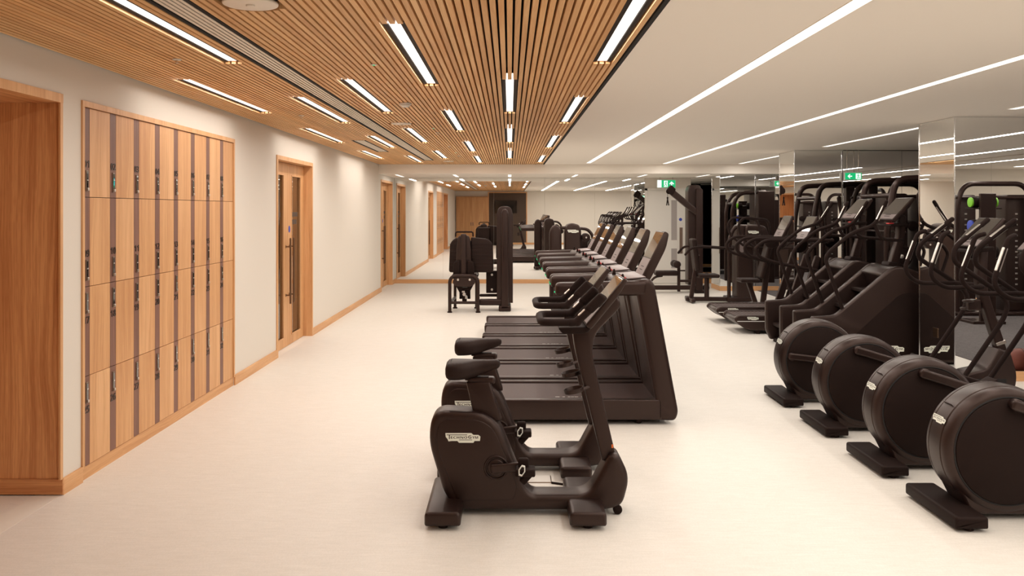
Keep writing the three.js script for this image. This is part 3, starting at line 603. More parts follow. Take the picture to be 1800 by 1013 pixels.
// ---------------------------------------------------------------- cross trainers
function makeCrossTrainer(label, d, phase) {
  const o = thing('cross_trainer', label, 'cross trainer', [3.55, 0, -d], 'cross trainers along the right side');
  const cx = -0.75, cy = 0.392, R = 0.352;
  const prof = [[0.02, -0.13], [R - 0.035, -0.13], [R - 0.012, -0.12], [R, -0.10], [R + 0.002, -0.075], [R - 0.006, -0.07], [R + 0.004, -0.062], [R + 0.008, 0], [R + 0.004, 0.062], [R - 0.006, 0.07], [R + 0.002, 0.075], [R, 0.10], [R - 0.012, 0.12], [R - 0.035, 0.13], [0.02, 0.13]];
  const drum = mesh('drum_housing', [toCreasedNormals(clean(new THREE.LatheGeometry(prof.map(p => new THREE.Vector2(...p)), 72)), 0.7).rotateX(Math.PI / 2).translate(cx, cy, 0),
    ext([[cx - 0.335, 0.30, 0.1], [cx - 0.20, 0.03, 0.06], [0.75, 0.03, 0.02], [0.75, 0.13, 0.02], [cx + 0.55, 0.15, 0.1], [cx + 0.30, 0.30, 0.1]], -0.115, 0.115, 0.02)], M.black, o);
  for (const s of [1, -1]) {
    mesh('drum_cover', [cyl(0.298, 0.014, 'z', cx, cy, s * 0.131, 0.004, 64)], M.matte, drum);
    mesh('cover_groove', [ring(0.304, 0.005, 'z', cx, cy, s * 0.13, 64)], M.dark, drum);
  }
  const sg = new RoundedBoxGeometry(0.004, 0.035, 0.09, 2, 0.0019); sg.rotateZ(Math.PI - 2.42).translate(cx + (R + 0.006) * Math.cos(2.42), cy + (R + 0.006) * Math.sin(2.42), 0);
  mesh('lift_recess', [clean(sg)], M.satin, drum);
  logo(drum, 0.15, m => { const a = 2.72; m.rotation.set(0, -Math.PI / 2, 0); m.rotation.order = 'ZYX'; m.rotation.set(0, -Math.PI / 2, a - Math.PI); m.position.set(cx + (R + 0.0095) * Math.cos(a), cy + (R + 0.0095) * Math.sin(a), 0).add(V(0.0175 * Math.sin(a), -0.0175 * Math.cos(a), 0).multiplyScalar(-1)).add(V(0, 0, -0.075)); });
  const f = mesh('stabilizer', [ext([[-1.135, 0.018, 0.012], [-1.135, 0.085, 0.02], [-0.955, 0.085, 0.02], [-0.955, 0.018, 0.012]], -0.31, 0.31, 0.016)], M.matte, o);
  for (const z of [-0.26, 0.26]) mesh('levelling_foot', [cyl(0.03, 0.02, 'y', -1.045, 0.01, z, 0.004, 16)], M.rubber, f);
  const front = mesh('front_housing', [ext([[0.58, 0.03, 0.03], [0.98, 0.03, 0.06], [1.04, 0.24, 0.1], [0.97, 0.46, 0.03], [0.87, 0.50, 0.02], [0.76, 0.31, 0.06], [0.58, 0.27, 0.04]], -0.13, 0.13, 0.02)], M.black, o);
  mesh('slot', [box(0.66, 0.93, 0.185, 0.225, 0.124, 0.133, 0.004), box(0.66, 0.93, 0.185, 0.225, -0.133, -0.124, 0.004)], M.dark, front);
  mesh('front_foot', [ext([[0.86, 0.016, 0.012], [0.86, 0.07, 0.02], [1.02, 0.07, 0.02], [1.02, 0.016, 0.012]], -0.31, 0.31, 0.016)], M.matte, o);
  const mast = mesh('mast', [ext([[0.90, 0.46], [0.99, 0.46], [0.80, 1.05, 0.1], [0.82, 1.45, 0.02], [0.74, 1.45, 0.02], [0.71, 1.05, 0.1]], -0.045, 0.045, 0.016)], M.satin, o);
  mesh('mast_band', [bar([0.935, 0.52, 0], [0.925, 0.55, 0], 0.093, 0.092, 0.004)], M.steel, mast);
  consolePanel(o, 0.62, 1.42, 0.86, 1.68, 0.42, 0.05, 0.24);
  mesh('tray', [ext([[0.60, 1.36, 0.01], [0.60, 1.39, 0.01], [0.80, 1.42, 0.01], [0.80, 1.38, 0.01]], -0.17, 0.17, 0.008)], M.matte, o);
  mesh('bottle_holder', [ring(0.042, 0.01, 'y', 0.62, 0.92, 0.06, 24), ring(0.042, 0.01, 'y', 0.66, 0.84, -0.06, 24), box(0.64, 0.76, 0.83, 0.93, -0.03, 0.03, 0.01)], M.black, o);
  for (const s of [1, -1]) {
    const fh = mesh('fixed_handle', [tube([[0.73, 1.06, s * 0.05], [0.68, 1.06, s * 0.22], [0.30, 1.055, s * 0.25], [0.17, 1.17, s * 0.25], [0.30, 1.53, s * 0.24], [0.36, 1.55, s * 0.22]], 0.02, 0.12)], M.rubber, o);
    mesh('pulse_sensor', [bar([0.207, 1.27, s * 0.25], [0.275, 1.46, s * 0.245], 0.043, 0.03, 0.012)], M.silver, fh);
    const mh = mesh('moving_handle', [tube([[0.66, 1.66, s * 0.31], [0.36, 1.42, s * 0.33], [0.34, 1.30, s * 0.34], [0.72, 1.04, s * 0.34], [0.83, 0.94, s * 0.34], [0.79, 0.80, s * 0.34], [0.43, 0.27, s * 0.34]], 0.022, 0.11)], M.rubber, o);
    mesh('pulse_sensor', [bar([0.47, 1.508, s * 0.322], [0.60, 1.612, s * 0.315], 0.045, 0.032, 0.012)], M.silver, mh);
    const a = phase + (s > 0 ? 0 : Math.PI), ax = cx + 0.27 * Math.cos(a), ay = cy + 0.27 * Math.sin(a);
    const lk = mesh('pedal_link', [bar([ax - 0.03, ay + 0.008, s * 0.172], [0.43, 0.27, s * 0.172], 0.062, 0.04, 0.018), cyl(0.034, 0.05, 'z', ax, ay, s * 0.16, 0.006, 20), cyl(0.016, 0.20, 'z', 0.43, 0.27, s * 0.26, 0.003, 12), cyl(0.04, 0.05, 'z', 0.43, 0.27, s * 0.172, 0.006, 20)], M.black, o);
    const t = 0.62, mx = ax + (0.43 - ax) * t, my = ay + (0.27 - ay) * t, sl = Math.atan2(0.27 - ay, 0.43 - ax);
    const pg = ext([[-0.2, 0.0, 0.02], [-0.21, 0.035, 0.02], [0.15, 0.035, 0.01], [0.2, 0.09, 0.02], [0.21, 0.02, 0.02], [0.17, 0, 0.02]], -0.075, 0.075, 0.008);
    pg.rotateZ(sl).translate(mx, my + 0.02, s * 0.265);
    mesh('footplate', [pg], M.rubber, lk);
  }
  return o;
}
[['nearest the camera, cut by the right edge', 5.08, 1.48], ['second from the camera', 6.03, 1.72], ['third from the camera', 7.05, 1.86], ['farthest from the camera, handles before the mirrored column', 8.08, 3.0]]
  .forEach(([t, d, a]) => makeCrossTrainer(`black cross trainer with round drum, ${t}`, d, a));

// ---------------------------------------------------------------- stair climbers
function makeClimber(label, d) {
  const o = thing('stair_climber', label, 'stair climber', [4.0, 0, -d], 'stair climbers behind the cross trainers');
  const W = 0.36, side = [[-0.54, 0.03, 0.02], [-0.60, 0.16, 0.04], [-0.60, 0.545, 0.025], [-0.34, 0.56, 0.06], [0.22, 1.03, 0.05], [0.34, 1.125, 0.16], [0.62, 1.06, 0.2], [0.94, 0.62, 0.15], [0.97, 0.03, 0.03]];
  const shell = mesh('side_shell', [ext(side, W - 0.09, W, 0.025), ext(side, -W, -W + 0.09, 0.025)], M.black, o);
  mesh('lower_panel', [ext([[-0.30, 0.06, 0.02], [-0.17, 0.30, 0.04], [0.40, 0.82, 0.08], [0.78, 0.80, 0.08], [0.93, 0.06, 0.02]], W - 0.01, W + 0.004, 0.004)], M.matte, shell);
  mesh('hood', [ext([[0.24, 0.96, 0.02], [0.20, 1.02, 0.03], [0.34, 1.115, 0.14], [0.61, 1.05, 0.2], [0.93, 0.61, 0.14], [0.95, 0.04, 0.02], [0.55, 0.04, 0.02]], -W + 0.08, W - 0.08, 0.01)], M.black, o);
  mesh('hood_cap', [ext([[0.36, 1.10, 0.02], [0.38, 1.15, 0.02], [0.52, 1.14, 0.02], [0.53, 1.07, 0.02]], -0.1, 0.1, 0.01)], M.matte, o);
  for (let i = 0; i < 4; i++) mesh('step', [box(-0.52 + i * 0.2, -0.24 + i * 0.2, 0.22 + i * 0.19, 0.26 + i * 0.19, -W + 0.085, W - 0.085, 0.008), box(-0.27 + i * 0.2, -0.25 + i * 0.2, 0.06 + i * 0.19, 0.24 + i * 0.19, -W + 0.085, W - 0.085, 0.004)], M.matte, o);
  mesh('base', [box(-0.5, 0.9, 0.0, 0.06, -W + 0.06, W - 0.06, 0.01)], M.matte, o);
  for (const s of [1, -1]) {
    const z = s * 0.315;
    const hr = mesh('handrail', [tube([[-0.235, 0.60, z], [-0.44, 1.20, z], [-0.39, 1.28, z], [-0.14, 1.49, z], [0.12, 1.575, z], [0.27, 1.84, z * 0.85]], 0.021, 0.09), tube([[0.12, 1.575, z], [0.19, 1.42, z], [0.47, 1.40, z * 0.8], [0.55, 1.40, 0]], 0.019, 0.07)], M.rubber, o);
    mesh('pulse_sensor', [bar([0.15, 1.628, z * 0.98], [0.245, 1.795, z * 0.88], 0.043, 0.03, 0.012)], M.silver, hr);
  }
  mesh('mast', [ext([[0.40, 1.08], [0.50, 1.07], [0.58, 1.40, 0.05], [0.60, 1.68, 0.02], [0.52, 1.70, 0.02], [0.50, 1.42, 0.05]], -0.05, 0.05, 0.012)], M.satin, o);
  consolePanel(o, 0.36, 1.64, 0.60, 1.895, 0.44, 0.05, 0.24);
  mesh('stop_clip', [box(0.36, 0.42, 1.585, 1.6, 0.05, 0.13, 0.005)], M.red, o);
  mesh('tray', [ext([[0.36, 1.56, 0.01], [0.36, 1.585, 0.01], [0.56, 1.60, 0.01], [0.56, 1.56, 0.01]], -0.18, 0.18, 0.008)], M.matte, o);
  logo(o, 0.29, m => m.position.set(0.142, 0.138, W + 0.006));
  return o;
}
makeClimber('black stair climber nearer the camera, beside the nearest mirrored column', 10.27);
makeClimber('black stair climber behind the nearer stair climber', 11.42);

// ---------------------------------------------------------------- curved-end treadmills by the climbers
function makeRunner(label, d) {
  const o = thing('slat_treadmill', label, 'treadmill', [3.9, 0, -d], 'slatted treadmills by the stair climbers');
  const W = 0.35, side = [[-0.75, 0.20, 0.05], [-0.70, 0.265, 0.05], [0.75, 0.265, 0.02], [0.75, 0.05, 0.02], [-0.56, 0.045, 0.12]];
  const deck = mesh('deck_frame', [ext(side, W - 0.07, W, 0.02), ext(side, -W, -W + 0.07, 0.02), ext([[-0.735, 0.195, 0.04], [-0.69, 0.24, 0.03], [0.7, 0.24], [0.7, 0.07], [-0.56, 0.055, 0.1]], -W + 0.06, W - 0.06, 0.004)], M.black, o);
  const sl = []; for (let i = 0; i < 26; i++) sl.push(box(-0.69 + i * 0.053, -0.645 + i * 0.053, 0.232, 0.25, -W + 0.075, W - 0.075, 0.005));
  mesh('slat_belt', sl, M.belt, o);
  mesh('side_stripe', [box(-0.70, 0.74, 0.176, 0.184, W - 0.004, W + 0.002), box(-0.70, 0.74, 0.176, 0.184, -W - 0.002, -W + 0.004)], M.white, deck);
  mesh('foot', [[-0.4, W - 0.05], [-0.4, 0.05 - W], [0.65, W - 0.05], [0.65, 0.05 - W]].map(([x, z]) => cyl(0.04, 0.06, 'y', x, 0.03, z, 0.006, 16)), M.rubber, o);
  logo(deck, 0.16, m => m.position.set(-0.56, 0.197, W + 0.0015));
  for (const s of [1, -1]) {
    const z = s * 0.3;
    mesh('upright', [ext([[0.34, 0.24], [0.46, 0.24], [0.70, 1.05, 0.05], [0.62, 1.08, 0.03]], z - 0.035, z + 0.035, 0.012)], M.satin, o);
    mesh('handrail', [tube([[0.66, 1.32, z], [-0.30, 1.32, z], [-0.44, 1.20, z], [-0.38, 1.08, z], [-0.1, 0.99, z], [0.60, 0.86, z]], 0.024, 0.12)], M.rubber, o);
  }
  mesh('crossbar', [tube([[0.60, 1.30, -0.3], [0.60, 1.30, 0.3]], 0.024), box(0.42, 0.66, 1.28, 1.33, -0.25, 0.25, 0.02)], M.matte, o);
  consolePanel(o, 0.30, 1.32, 0.47, 1.66, 0.42, 0.05, 0.35);
  return o;
}
makeRunner('black slat-belt treadmill with pale side stripe, nearer of the two by the stair climbers', 12.75);
makeRunner('black slat-belt treadmill with pale side stripe, farther of the two by the stair climbers', 13.85);

// ---------------------------------------------------------------- hip machine seen from behind
{
  const o = thing('hip_machine', 'black seated hip exercise machine with ribbed shields, left of the treadmills', 'gym machine', [-0.55, 0, -15.25]);
  const x0 = -0.47, x1 = 0.01;
  mesh('rear_frame', [tube([[x0, 0.02, 0.25], [x0, 0.63, 0.25], [x1, 0.63, 0.25], [x1, 0.02, 0.25]], 0.03, 0.13), tube([[x0, 0.17, 0.25], [x1, 0.17, 0.25]], 0.025), tube([[x0, 0.17, 0.25], [x0 + 0.05, 0.2, -0.35]], 0.025), tube([[x1, 0.17, 0.25], [x1 - 0.02, 0.2, -0.35]], 0.025), tube([[x0 + 0.05, 0.02, -0.4], [x0 + 0.05, 0.55, -0.4], [x1 - 0.05, 0.55, -0.4], [x1 - 0.05, 0.02, -0.4]], 0.026, 0.1)], M.satin, o);
  mesh('frame_plate', [ext([[x0 + 0.04, 0.50, 0.05], [x0 + 0.08, 0.61, 0.06], [x1 - 0.08, 0.61, 0.06], [x1 - 0.04, 0.50, 0.05], [x1 - 0.12, 0.44, 0.04], [x0 + 0.12, 0.44, 0.04]], 0.23, 0.25, 0.004)], M.black, o);
  mesh('foot_pad', [[x0, 0.25], [x1, 0.25], [x0 + 0.05, -0.4], [x1 - 0.05, -0.4]].map(([x, z]) => cyl(0.042, 0.02, 'y', x, 0.01, z, 0.004, 16)), M.rubber, o);
  mesh('bolt', [[-0.33, 0.56], [-0.13, 0.56]].map(([x, y]) => cyl(0.02, 0.012, 'z', x, y, 0.255, 0.003, 16)), M.silver, o);
  mesh('linkage', [bar([-0.36, 0.46, 0.05], [-0.23, 0.22, 0.05], 0.05, 0.06), bar([-0.10, 0.46, 0.05], [-0.23, 0.22, 0.05], 0.05, 0.06), cyl(0.06, 0.12, 'z', -0.23, 0.34, 0.06, 0.01), cyl(0.04, 0.1, 'y', -0.23, 0.2, 0.05, 0.006), box(-0.33, -0.13, 0.42, 0.5, -0.1, 0.12, 0.02), cyl(0.022, 0.2, 'x', -0.23, 0.4, 0.14, 0.004), bar([-0.3, 0.2, -0.1], [-0.3, 0.45, -0.1], 0.05, 0.05), bar([-0.16, 0.2, -0.1], [-0.16, 0.45, -0.1], 0.05, 0.05)], M.matte, o);
  mesh('linkage_pin', [cyl(0.03, 0.03, 'z', -0.23, 0.30, 0.135, 0.006, 16), cyl(0.018, 0.06, 'y', -0.2, 0.25, 0.12, 0.004, 12), box(-0.27, -0.22, 0.33, 0.36, 0.12, 0.135, 0.004)], M.silver, o);
  for (const s of [-1, 1]) {
    const a = s < 0 ? -0.50 : -0.12, b = s < 0 ? -0.32 : 0.27, g = [ext(s < 0 ? [[a, 0.67, 0.05], [a + 0.02, 1.17, 0.12], [a + 0.09, 1.25, 0.1], [b, 1.28, 0.03], [b, 0.67, 0.03]] : [[a, 0.67, 0.03], [a, 1.28, 0.03], [b - 0.1, 1.25, 0.1], [b - 0.01, 1.17, 0.12], [b, 0.67, 0.05]], -0.02, 0.06, 0.02)];
    const sh = mesh('shield', g, M.pad, o);
    mesh('shield_rib', Array.from({ length: 8 }, (_, i) => box(a + 0.015, b - 0.015, 0.715 + i * 0.062, 0.727 + i * 0.062, 0.052, 0.067, 0.005)), M.pad, sh);
  }
  mesh('back_post', [ext([[-0.37, 0.64, 0.03], [-0.37, 1.05, 0.02], [-0.34, 1.31, 0.06], [-0.14, 1.31, 0.06], [-0.11, 1.05, 0.02], [-0.11, 0.64, 0.03]], 0.07, 0.15, 0.02), ext([[-0.285, 0.60, 0.02], [-0.285, 1.34, 0.03], [-0.19, 1.34, 0.03], [-0.19, 0.60, 0.02]], 0.14, 0.2, 0.02)], M.black, o);
  mesh('seat_block', [ext([[-0.42, 0.62, 0.03], [-0.41, 0.86, 0.05], [-0.30, 0.90, 0.04], [-0.30, 0.62, 0.02]], 0.12, 0.2, 0.02), ext([[-0.18, 0.62, 0.02], [-0.18, 0.90, 0.04], [-0.06, 0.86, 0.05], [-0.05, 0.62, 0.03]], 0.12, 0.2, 0.02)], M.matte, o);
  mesh('seat', [box(-0.45, 0.0, 0.56, 0.64, -0.5, 0.1, 0.03)], M.pad, o);
  mesh('backrest', [box(-0.42, -0.04, 0.68, 1.22, -0.12, -0.02, 0.04)], M.pad, o);
  mesh('top_handle', [tube([[-0.38, 1.30, 0.1], [-0.38, 1.37, 0.1], [-0.08, 1.37, 0.1], [-0.08, 1.30, 0.1]], 0.014, 0.03)], M.rubber, o);
  const tw = mesh('stack_tower', [ext([[0.325, 0.14, 0.01], [0.325, 1.66, 0.02], [0.36, 1.81, 0.09], [0.57, 1.81, 0.09], [0.605, 1.66, 0.02], [0.605, 0.14, 0.01]], -0.45, 0.02, 0.012)], M.black, o);
  mesh('tower_column', [ext([[0.40, 0.03, 0.01], [0.40, 1.70, 0.02], [0.435, 1.765, 0.05], [0.495, 1.765, 0.05], [0.53, 1.70, 0.02], [0.53, 0.03, 0.01]], 0.0, 0.10, 0.03)], M.satin, o);
  mesh('base_beam', [box(0.02, 0.42, 0.10, 0.21, -0.06, 0.07, 0.03), box(0.02, 0.5, 0.22, 0.27, -0.3, -0.24, 0.02), box(0.36, 0.57, 0.0, 0.1, -0.42, 0.1, 0.02)], M.satin, o);
  mesh('weight_stack', [box(0.14, 0.325, 0.3, 0.68, -0.3, -0.1, 0.01)], M.matte, o);
  mesh('bolt', [cyl(0.02, 0.012, 'z', 0.24, 0.36, -0.098, 0.003, 16), cyl(0.02, 0.012, 'z', 0.24, 0.62, -0.098, 0.003, 16)], M.silver, o);
}

// ---------------------------------------------------------------- selectorised machines
function towerMachine(name, label, pos, flip) {
  const o = thing(name, label, 'gym machine', pos); o.scale.x = 1;
  const f = flip ? -1 : 1, B = (x0, x1, ...r) => box(Math.min(f * x0, f * x1), Math.max(f * x0, f * x1), ...r), T = (p) => p.map(q => [q[0] * f, q[1], q[2]]);
  mesh('stack_tower', [ext(flip ? T([[0, 0.05], [0, 1.40, 0.06], [-0.05, 1.47, 0.05], [0.3, 1.47, 0.05], [0.3, 0.05]]).reverse() : [[0, 0.05], [0, 1.40, 0.06], [0.05, 1.47, 0.06], [0.26, 1.47, 0.06], [0.31, 1.40, 0.06], [0.31, 0.05]], -0.3, 0.1, 0.03)], M.black, o);
  mesh('frame', [tube(T([[-0.14, 0.03, 0.05], [-0.14, 1.2, 0.05], [-0.04, 1.42, 0.05], [0.1, 1.43, 0.05]]), 0.035, 0.15), B(-0.95, 0.3, 0.02, 0.1, -0.06, 0.04, 0.02), B(-0.16, 0.3, 0.02, 0.1, -0.35, 0.12, 0.02), B(-0.9, -0.82, 0.02, 0.09, -0.35, 0.3, 0.02)], M.satin, o);
  mesh('seat_post', [tube(T([[-0.55, 0.06, 0], [-0.55, 0.52, 0]]), 0.045), bar([f * -0.85, 0.05, 0], [f * -0.72, 0.9, 0], 0.08, 0.08, 0.02)], M.satin, o);
  mesh('seat', [B(-0.74, -0.34, 0.47, 0.54, -0.19, 0.19, 0.03)], M.pad, o);
  const bk = new RoundedBoxGeometry(0.09, 0.62, 0.34, 3, 0.035); bk.rotateZ(f * 0.12).translate(f * -0.78, 0.90, 0);
  mesh('backrest', [clean(bk)], M.pad, o);
  mesh('press_arm', [tube(T([[-0.1, 1.02, 0.18], [-0.7, 1.06, 0.30], [-0.92, 1.04, 0.34], [-1.02, 0.92, 0.34]]), 0.022, 0.1), tube(T([[-0.1, 1.02, -0.18], [-0.7, 1.06, -0.30], [-0.92, 1.04, -0.34], [-1.02, 0.92, -0.34]]), 0.022, 0.1), tube(T([[-0.1, 1.02, -0.18], [-0.05, 1.05, 0], [-0.1, 1.02, 0.18]]), 0.03, 0.05)], M.rubber, o);
  mesh('instruction_card', [B(0.05, 0.12, 0.95, 1.2, 0.098, 0.103)], M.grey, o);
  return o;
}
{
  const t = towerMachine('chest_press', 'black chest press machine with name plate, between the far columns and the pulley machine', [4.28, 0, -16.7], false);
  const sh = mesh('shroud', [ext([[0.12, 1.05, 0.05], [0.14, 1.48, 0.1], [0.52, 1.46, 0.12], [0.60, 1.2, 0.1], [0.5, 1.05, 0.05]], 0.1, 0.2, 0.03)], M.black, t);
  logo(sh, 0.2, m => m.position.set(0.18, 1.30, 0.202));
  const u = thing('arm_press', 'black press machine with angled backrest, behind the slat-belt treadmills', 'gym machine', [4.1, 0, -15.35]);
  mesh('frame', [box(-0.2, 0.4, 0.02, 0.1, -0.05, 0.05, 0.02), bar([0.2, 0.06, 0], [0.05, 0.5, 0], 0.08, 0.08, 0.02), bar([0.3, 0.06, 0], [0.42, 1.1, 0], 0.09, 0.09, 0.02), box(-0.18, -0.1, 0.02, 0.08, -0.3, 0.3, 0.02), box(0.3, 0.38, 0.02, 0.08, -0.3, 0.3, 0.02)], M.satin, u);
  mesh('seat', [box(-0.12, 0.22, 0.49, 0.56, -0.18, 0.18, 0.03)], M.pad, u);
  const b = new RoundedBoxGeometry(0.08, 0.62, 0.3, 3, 0.03); b.rotateZ(-0.25).translate(0.33, 0.86, 0);
  mesh('backrest', [clean(b)], M.pad, u);
  for (const s of [1, -1]) mesh('lever_arm', [tube([[0.40, 1.15, s * 0.2], [0.30, 1.58, s * 0.34], [-0.12, 1.62, s * 0.36], [-0.22, 1.50, s * 0.36], [-0.18, 1.30, s * 0.36], [0.05, 1.12, s * 0.32]], 0.022, 0.1)], M.rubber, u);
  mesh('weight_horn', [cyl(0.11, 0.08, 'z', 0.36, 1.2, 0.3, 0.02, 28), cyl(0.11, 0.08, 'z', 0.36, 1.2, -0.3, 0.02, 28), cyl(0.02, 0.6, 'z', 0.36, 1.2, 0, 0.003)], M.matte, u);
}
{
  const o = thing('leg_machine', 'black weight machine with rounded tower and name plate behind the farthest treadmill', 'gym machine', [1.0, 0, -16.2]);
  mesh('front_column', [ext([[-0.28, 0.03, 0.02], [-0.28, 1.36, 0.06], [-0.22, 1.47, 0.08], [-0.12, 1.47, 0.08], [-0.06, 1.36, 0.06], [-0.06, 0.03, 0.02]], 0.1, 0.26, 0.04)], M.satin, o);
  const s = mesh('shroud', [ext([[0.0, 0.06], [0.0, 1.38, 0.05], [0.04, 1.48, 0.05], [0.15, 1.51, 0.1], [0.26, 1.48, 0.05], [0.30, 1.38, 0.05], [0.30, 0.06]], -0.2, 0.2, 0.03)], M.black, o);
  logo(s, 0.2, m => m.position.set(0.05, 1.33, 0.202));
  mesh('frame', [tube([[-0.1, 1.42, 0.1], [0.15, 1.42, 0.1], [0.42, 1.40, 0.1], [0.52, 1.28, 0.1], [0.52, 1.1, 0.1]], 0.03, 0.1), box(-0.3, 0.8, 0.02, 0.1, -0.05, 0.05, 0.02), box(-0.26, -0.16, 0.02, 0.1, -0.3, 0.3, 0.02), box(0.7, 0.8, 0.02, 0.1, -0.3, 0.3, 0.02), bar([0.6, 0.05, 0], [0.5, 0.55, 0], 0.08, 0.08, 0.02)], M.satin, o);
  mesh('roller', [cyl(0.075, 0.3, 'z', 0.38, 1.25, 0.15, 0.02, 28), cyl(0.075, 0.3, 'z', 0.50, 1.12, 0.15, 0.02, 28)], M.pad, o);
  mesh('roller_cap', [cyl(0.016, 0.012, 'z', 0.38, 1.25, 0.302, 0.003, 12), cyl(0.016, 0.012, 'z', 0.50, 1.12, 0.302, 0.003, 12)], M.silver, o);
  mesh('seat', [box(0.36, 0.78, 0.52, 0.6, -0.2, 0.2, 0.03)], M.pad, o);
}
// ---------------------------------------------------------------- pulley machine
{
  const o = thing('pulley_machine', 'black pulley machine with slanting arm and padded bench before the white door', 'gym machine', [3.75, 0, -18.55]);
  mesh('column', [ext([[0.16, 0.0, 0.01], [0.16, 2.20, 0.06], [0.30, 2.20, 0.06], [0.30, 0.0, 0.01]], -0.06, 0.08, 0.02)], M.satin, o);
  mesh('stack_cover', [ext([[0.02, 0.16, 0.01], [0.02, 2.16, 0.03], [0.06, 2.28, 0.09], [0.26, 2.28, 0.09], [0.30, 2.16, 0.03], [0.30, 0.16, 0.01]], -0.42, -0.05, 0.02)], M.black, o);
  mesh('arm', [bar([0.22, 1.66, 0], [-0.36, 2.14, 0], 0.13, 0.12, 0.03)], M.black, o);
  const ph = mesh('pulley_head', [ext([[-0.46, 2.16, 0.04], [-0.36, 2.28, 0.04], [-0.26, 2.18, 0.03], [-0.34, 2.04, 0.03]], -0.07, 0.07, 0.02), cyl(0.06, 0.05, 'z', -0.40, 2.14, 0, 0.01, 24)], M.matte, o);
  mesh('cable_handle', [cyl(0.004, 0.12, 'y', -0.43, 2.05, 0, 0, 8), cyl(0.018, 0.04, 'y', -0.43, 2.0, 0, 0.004, 12), bar([-0.43, 1.98, 0], [-0.45, 1.84, 0], 0.022, 0.022), bar([-0.43, 1.98, 0], [-0.405, 1.84, 0], 0.022, 0.022)], M.matte, ph);
  mesh('bench_pad', [box(-0.70, -0.22, 0.37, 0.47, -0.15, 0.15, 0.03)], M.pad, o);
  mesh('bench_frame', [tube([[-0.55, 0.36, 0], [-0.70, 0.34, 0], [-0.80, 0.22, 0], [-0.80, 0.10, 0]], 0.025, 0.1), box(-0.83, 0.28, 0.07, 0.16, -0.05, 0.05, 0.015), box(-0.2, 0.2, 0.23, 0.28, -0.03, 0.03, 0.01), ext([[-0.225, 0.03, 0.01], [-0.225, 0.55, 0.02], [-0.165, 0.55, 0.02], [-0.165, 0.03, 0.01]], -0.035, 0.035, 0.01), cyl(0.016, 0.12, 'x', -0.12, 0.47, 0, 0.004, 12)], M.satin, o);
  mesh('thigh_roller', [cyl(0.075, 0.2, 'z', -0.26, 0.61, 0.12, 0.02, 28), cyl(0.075, 0.2, 'z', -0.26, 0.61, -0.12, 0.02, 28), cyl(0.02, 0.4, 'z', -0.26, 0.61, 0, 0.003, 12)], M.pad, o);
  mesh('base_foot', [box(0.12, 0.34, 0.0, 0.06, -0.45, 0.12, 0.02), cyl(0.07, 0.1, 'z', 0.40, 0.1, -0.1, 0.02, 24), box(0.28, 0.42, 0.06, 0.14, -0.15, -0.05, 0.02), box(-0.83, -0.76, 0, 0.07, -0.25, 0.25, 0.015)], M.matte, o);
}
// ---------------------------------------------------------------- racks in the bay behind the climbers
{
  const o = thing('power_rack', 'large black arched cable rack with weight plates behind the stair climbers', 'rack', [5.6, 0, -12.6]);
  for (const z of [0.5, -0.5]) {
    mesh('arch', [tube([[-0.42, 0.03, z], [-0.42, 1.6, z], [-0.30, 2.17, z], [0.02, 2.19, z], [0.7, 2.19, z]], 0.045, 0.28), box(0.5, 0.66, 0.0, 2.17, z - 0.08, z + 0.08, 0.02)], M.satin, o);
    mesh('rear_arch', [tube([[0.1, 0.03, z], [0.1, 1.5, z], [0.02, 1.95, z]], 0.04, 0.2)], M.satin, o);
  }
  mesh('crossbar', [tube([[-0.36, 1.95, -0.5], [-0.36, 1.95, 0.5]], 0.032), tube([[0.3, 2.19, -0.5], [0.3, 2.19, 0.5]], 0.032), tube([[-0.35, 1.45, 0.9], [-0.35, 1.45, -0.6]], 0.014), box(-0.42, 0.6, 0.0, 0.06, 0.44, 0.56, 0.01), box(-0.42, 0.6, 0.0, 0.06, -0.56, -0.44, 0.01)], M.satin, o);
  for (const [x, y, z, r] of [[-0.30, 1.12, 0.64, 0.16], [-0.02, 0.75, 0.64, 0.17], [0.3, 1.2, 0.64, 0.15]]) {
    const p = mesh('weight_plate', [cyl(r, 0.05, 'z', x, y, z, 0.012, 36), ring(r * 0.78, 0.012, 'z', x, y, z + 0.026, 36)], M.matte, o);
    mesh('plate_hub', [cyl(0.03, 0.09, 'z', x, y, z, 0.006, 16)], M.silver, p);
  }
  const bolts = []; for (let i = 0; i < 12; i++) bolts.push(cyl(0.014, 0.01, 'z', 0.58, 0.55 + i * 0.13, 0.585, 0.002, 10));
  mesh('peg_bolt', bolts, M.silver, o);
  const q = thing('cable_tower', 'tall black cable tower standing behind the farthest column bay', 'rack', [5.85, 0, -16.6]);
  mesh('frame', [tube([[-0.5, 0.03, 0.3], [-0.5, 1.8, 0.3], [-0.35, 2.15, 0.3], [0.3, 2.18, 0.3]], 0.045, 0.25), tube([[-0.5, 0.03, -0.3], [-0.5, 1.8, -0.3], [-0.35, 2.15, -0.3], [0.3, 2.18, -0.3]], 0.045, 0.25), tube([[-0.45, 1.9, -0.3], [-0.45, 1.9, 0.3]], 0.03), box(0.1, 0.5, 0, 2.2, -0.4, 0.4, 0.02)], M.satin, q);
  mesh('pulley', [cyl(0.1, 0.05, 'z', -0.35, 1.3, 0.36, 0.012, 28), cyl(0.16, 0.06, 'z', -0.3, 0.9, 0.36, 0.012, 28)], M.matte, q);
}
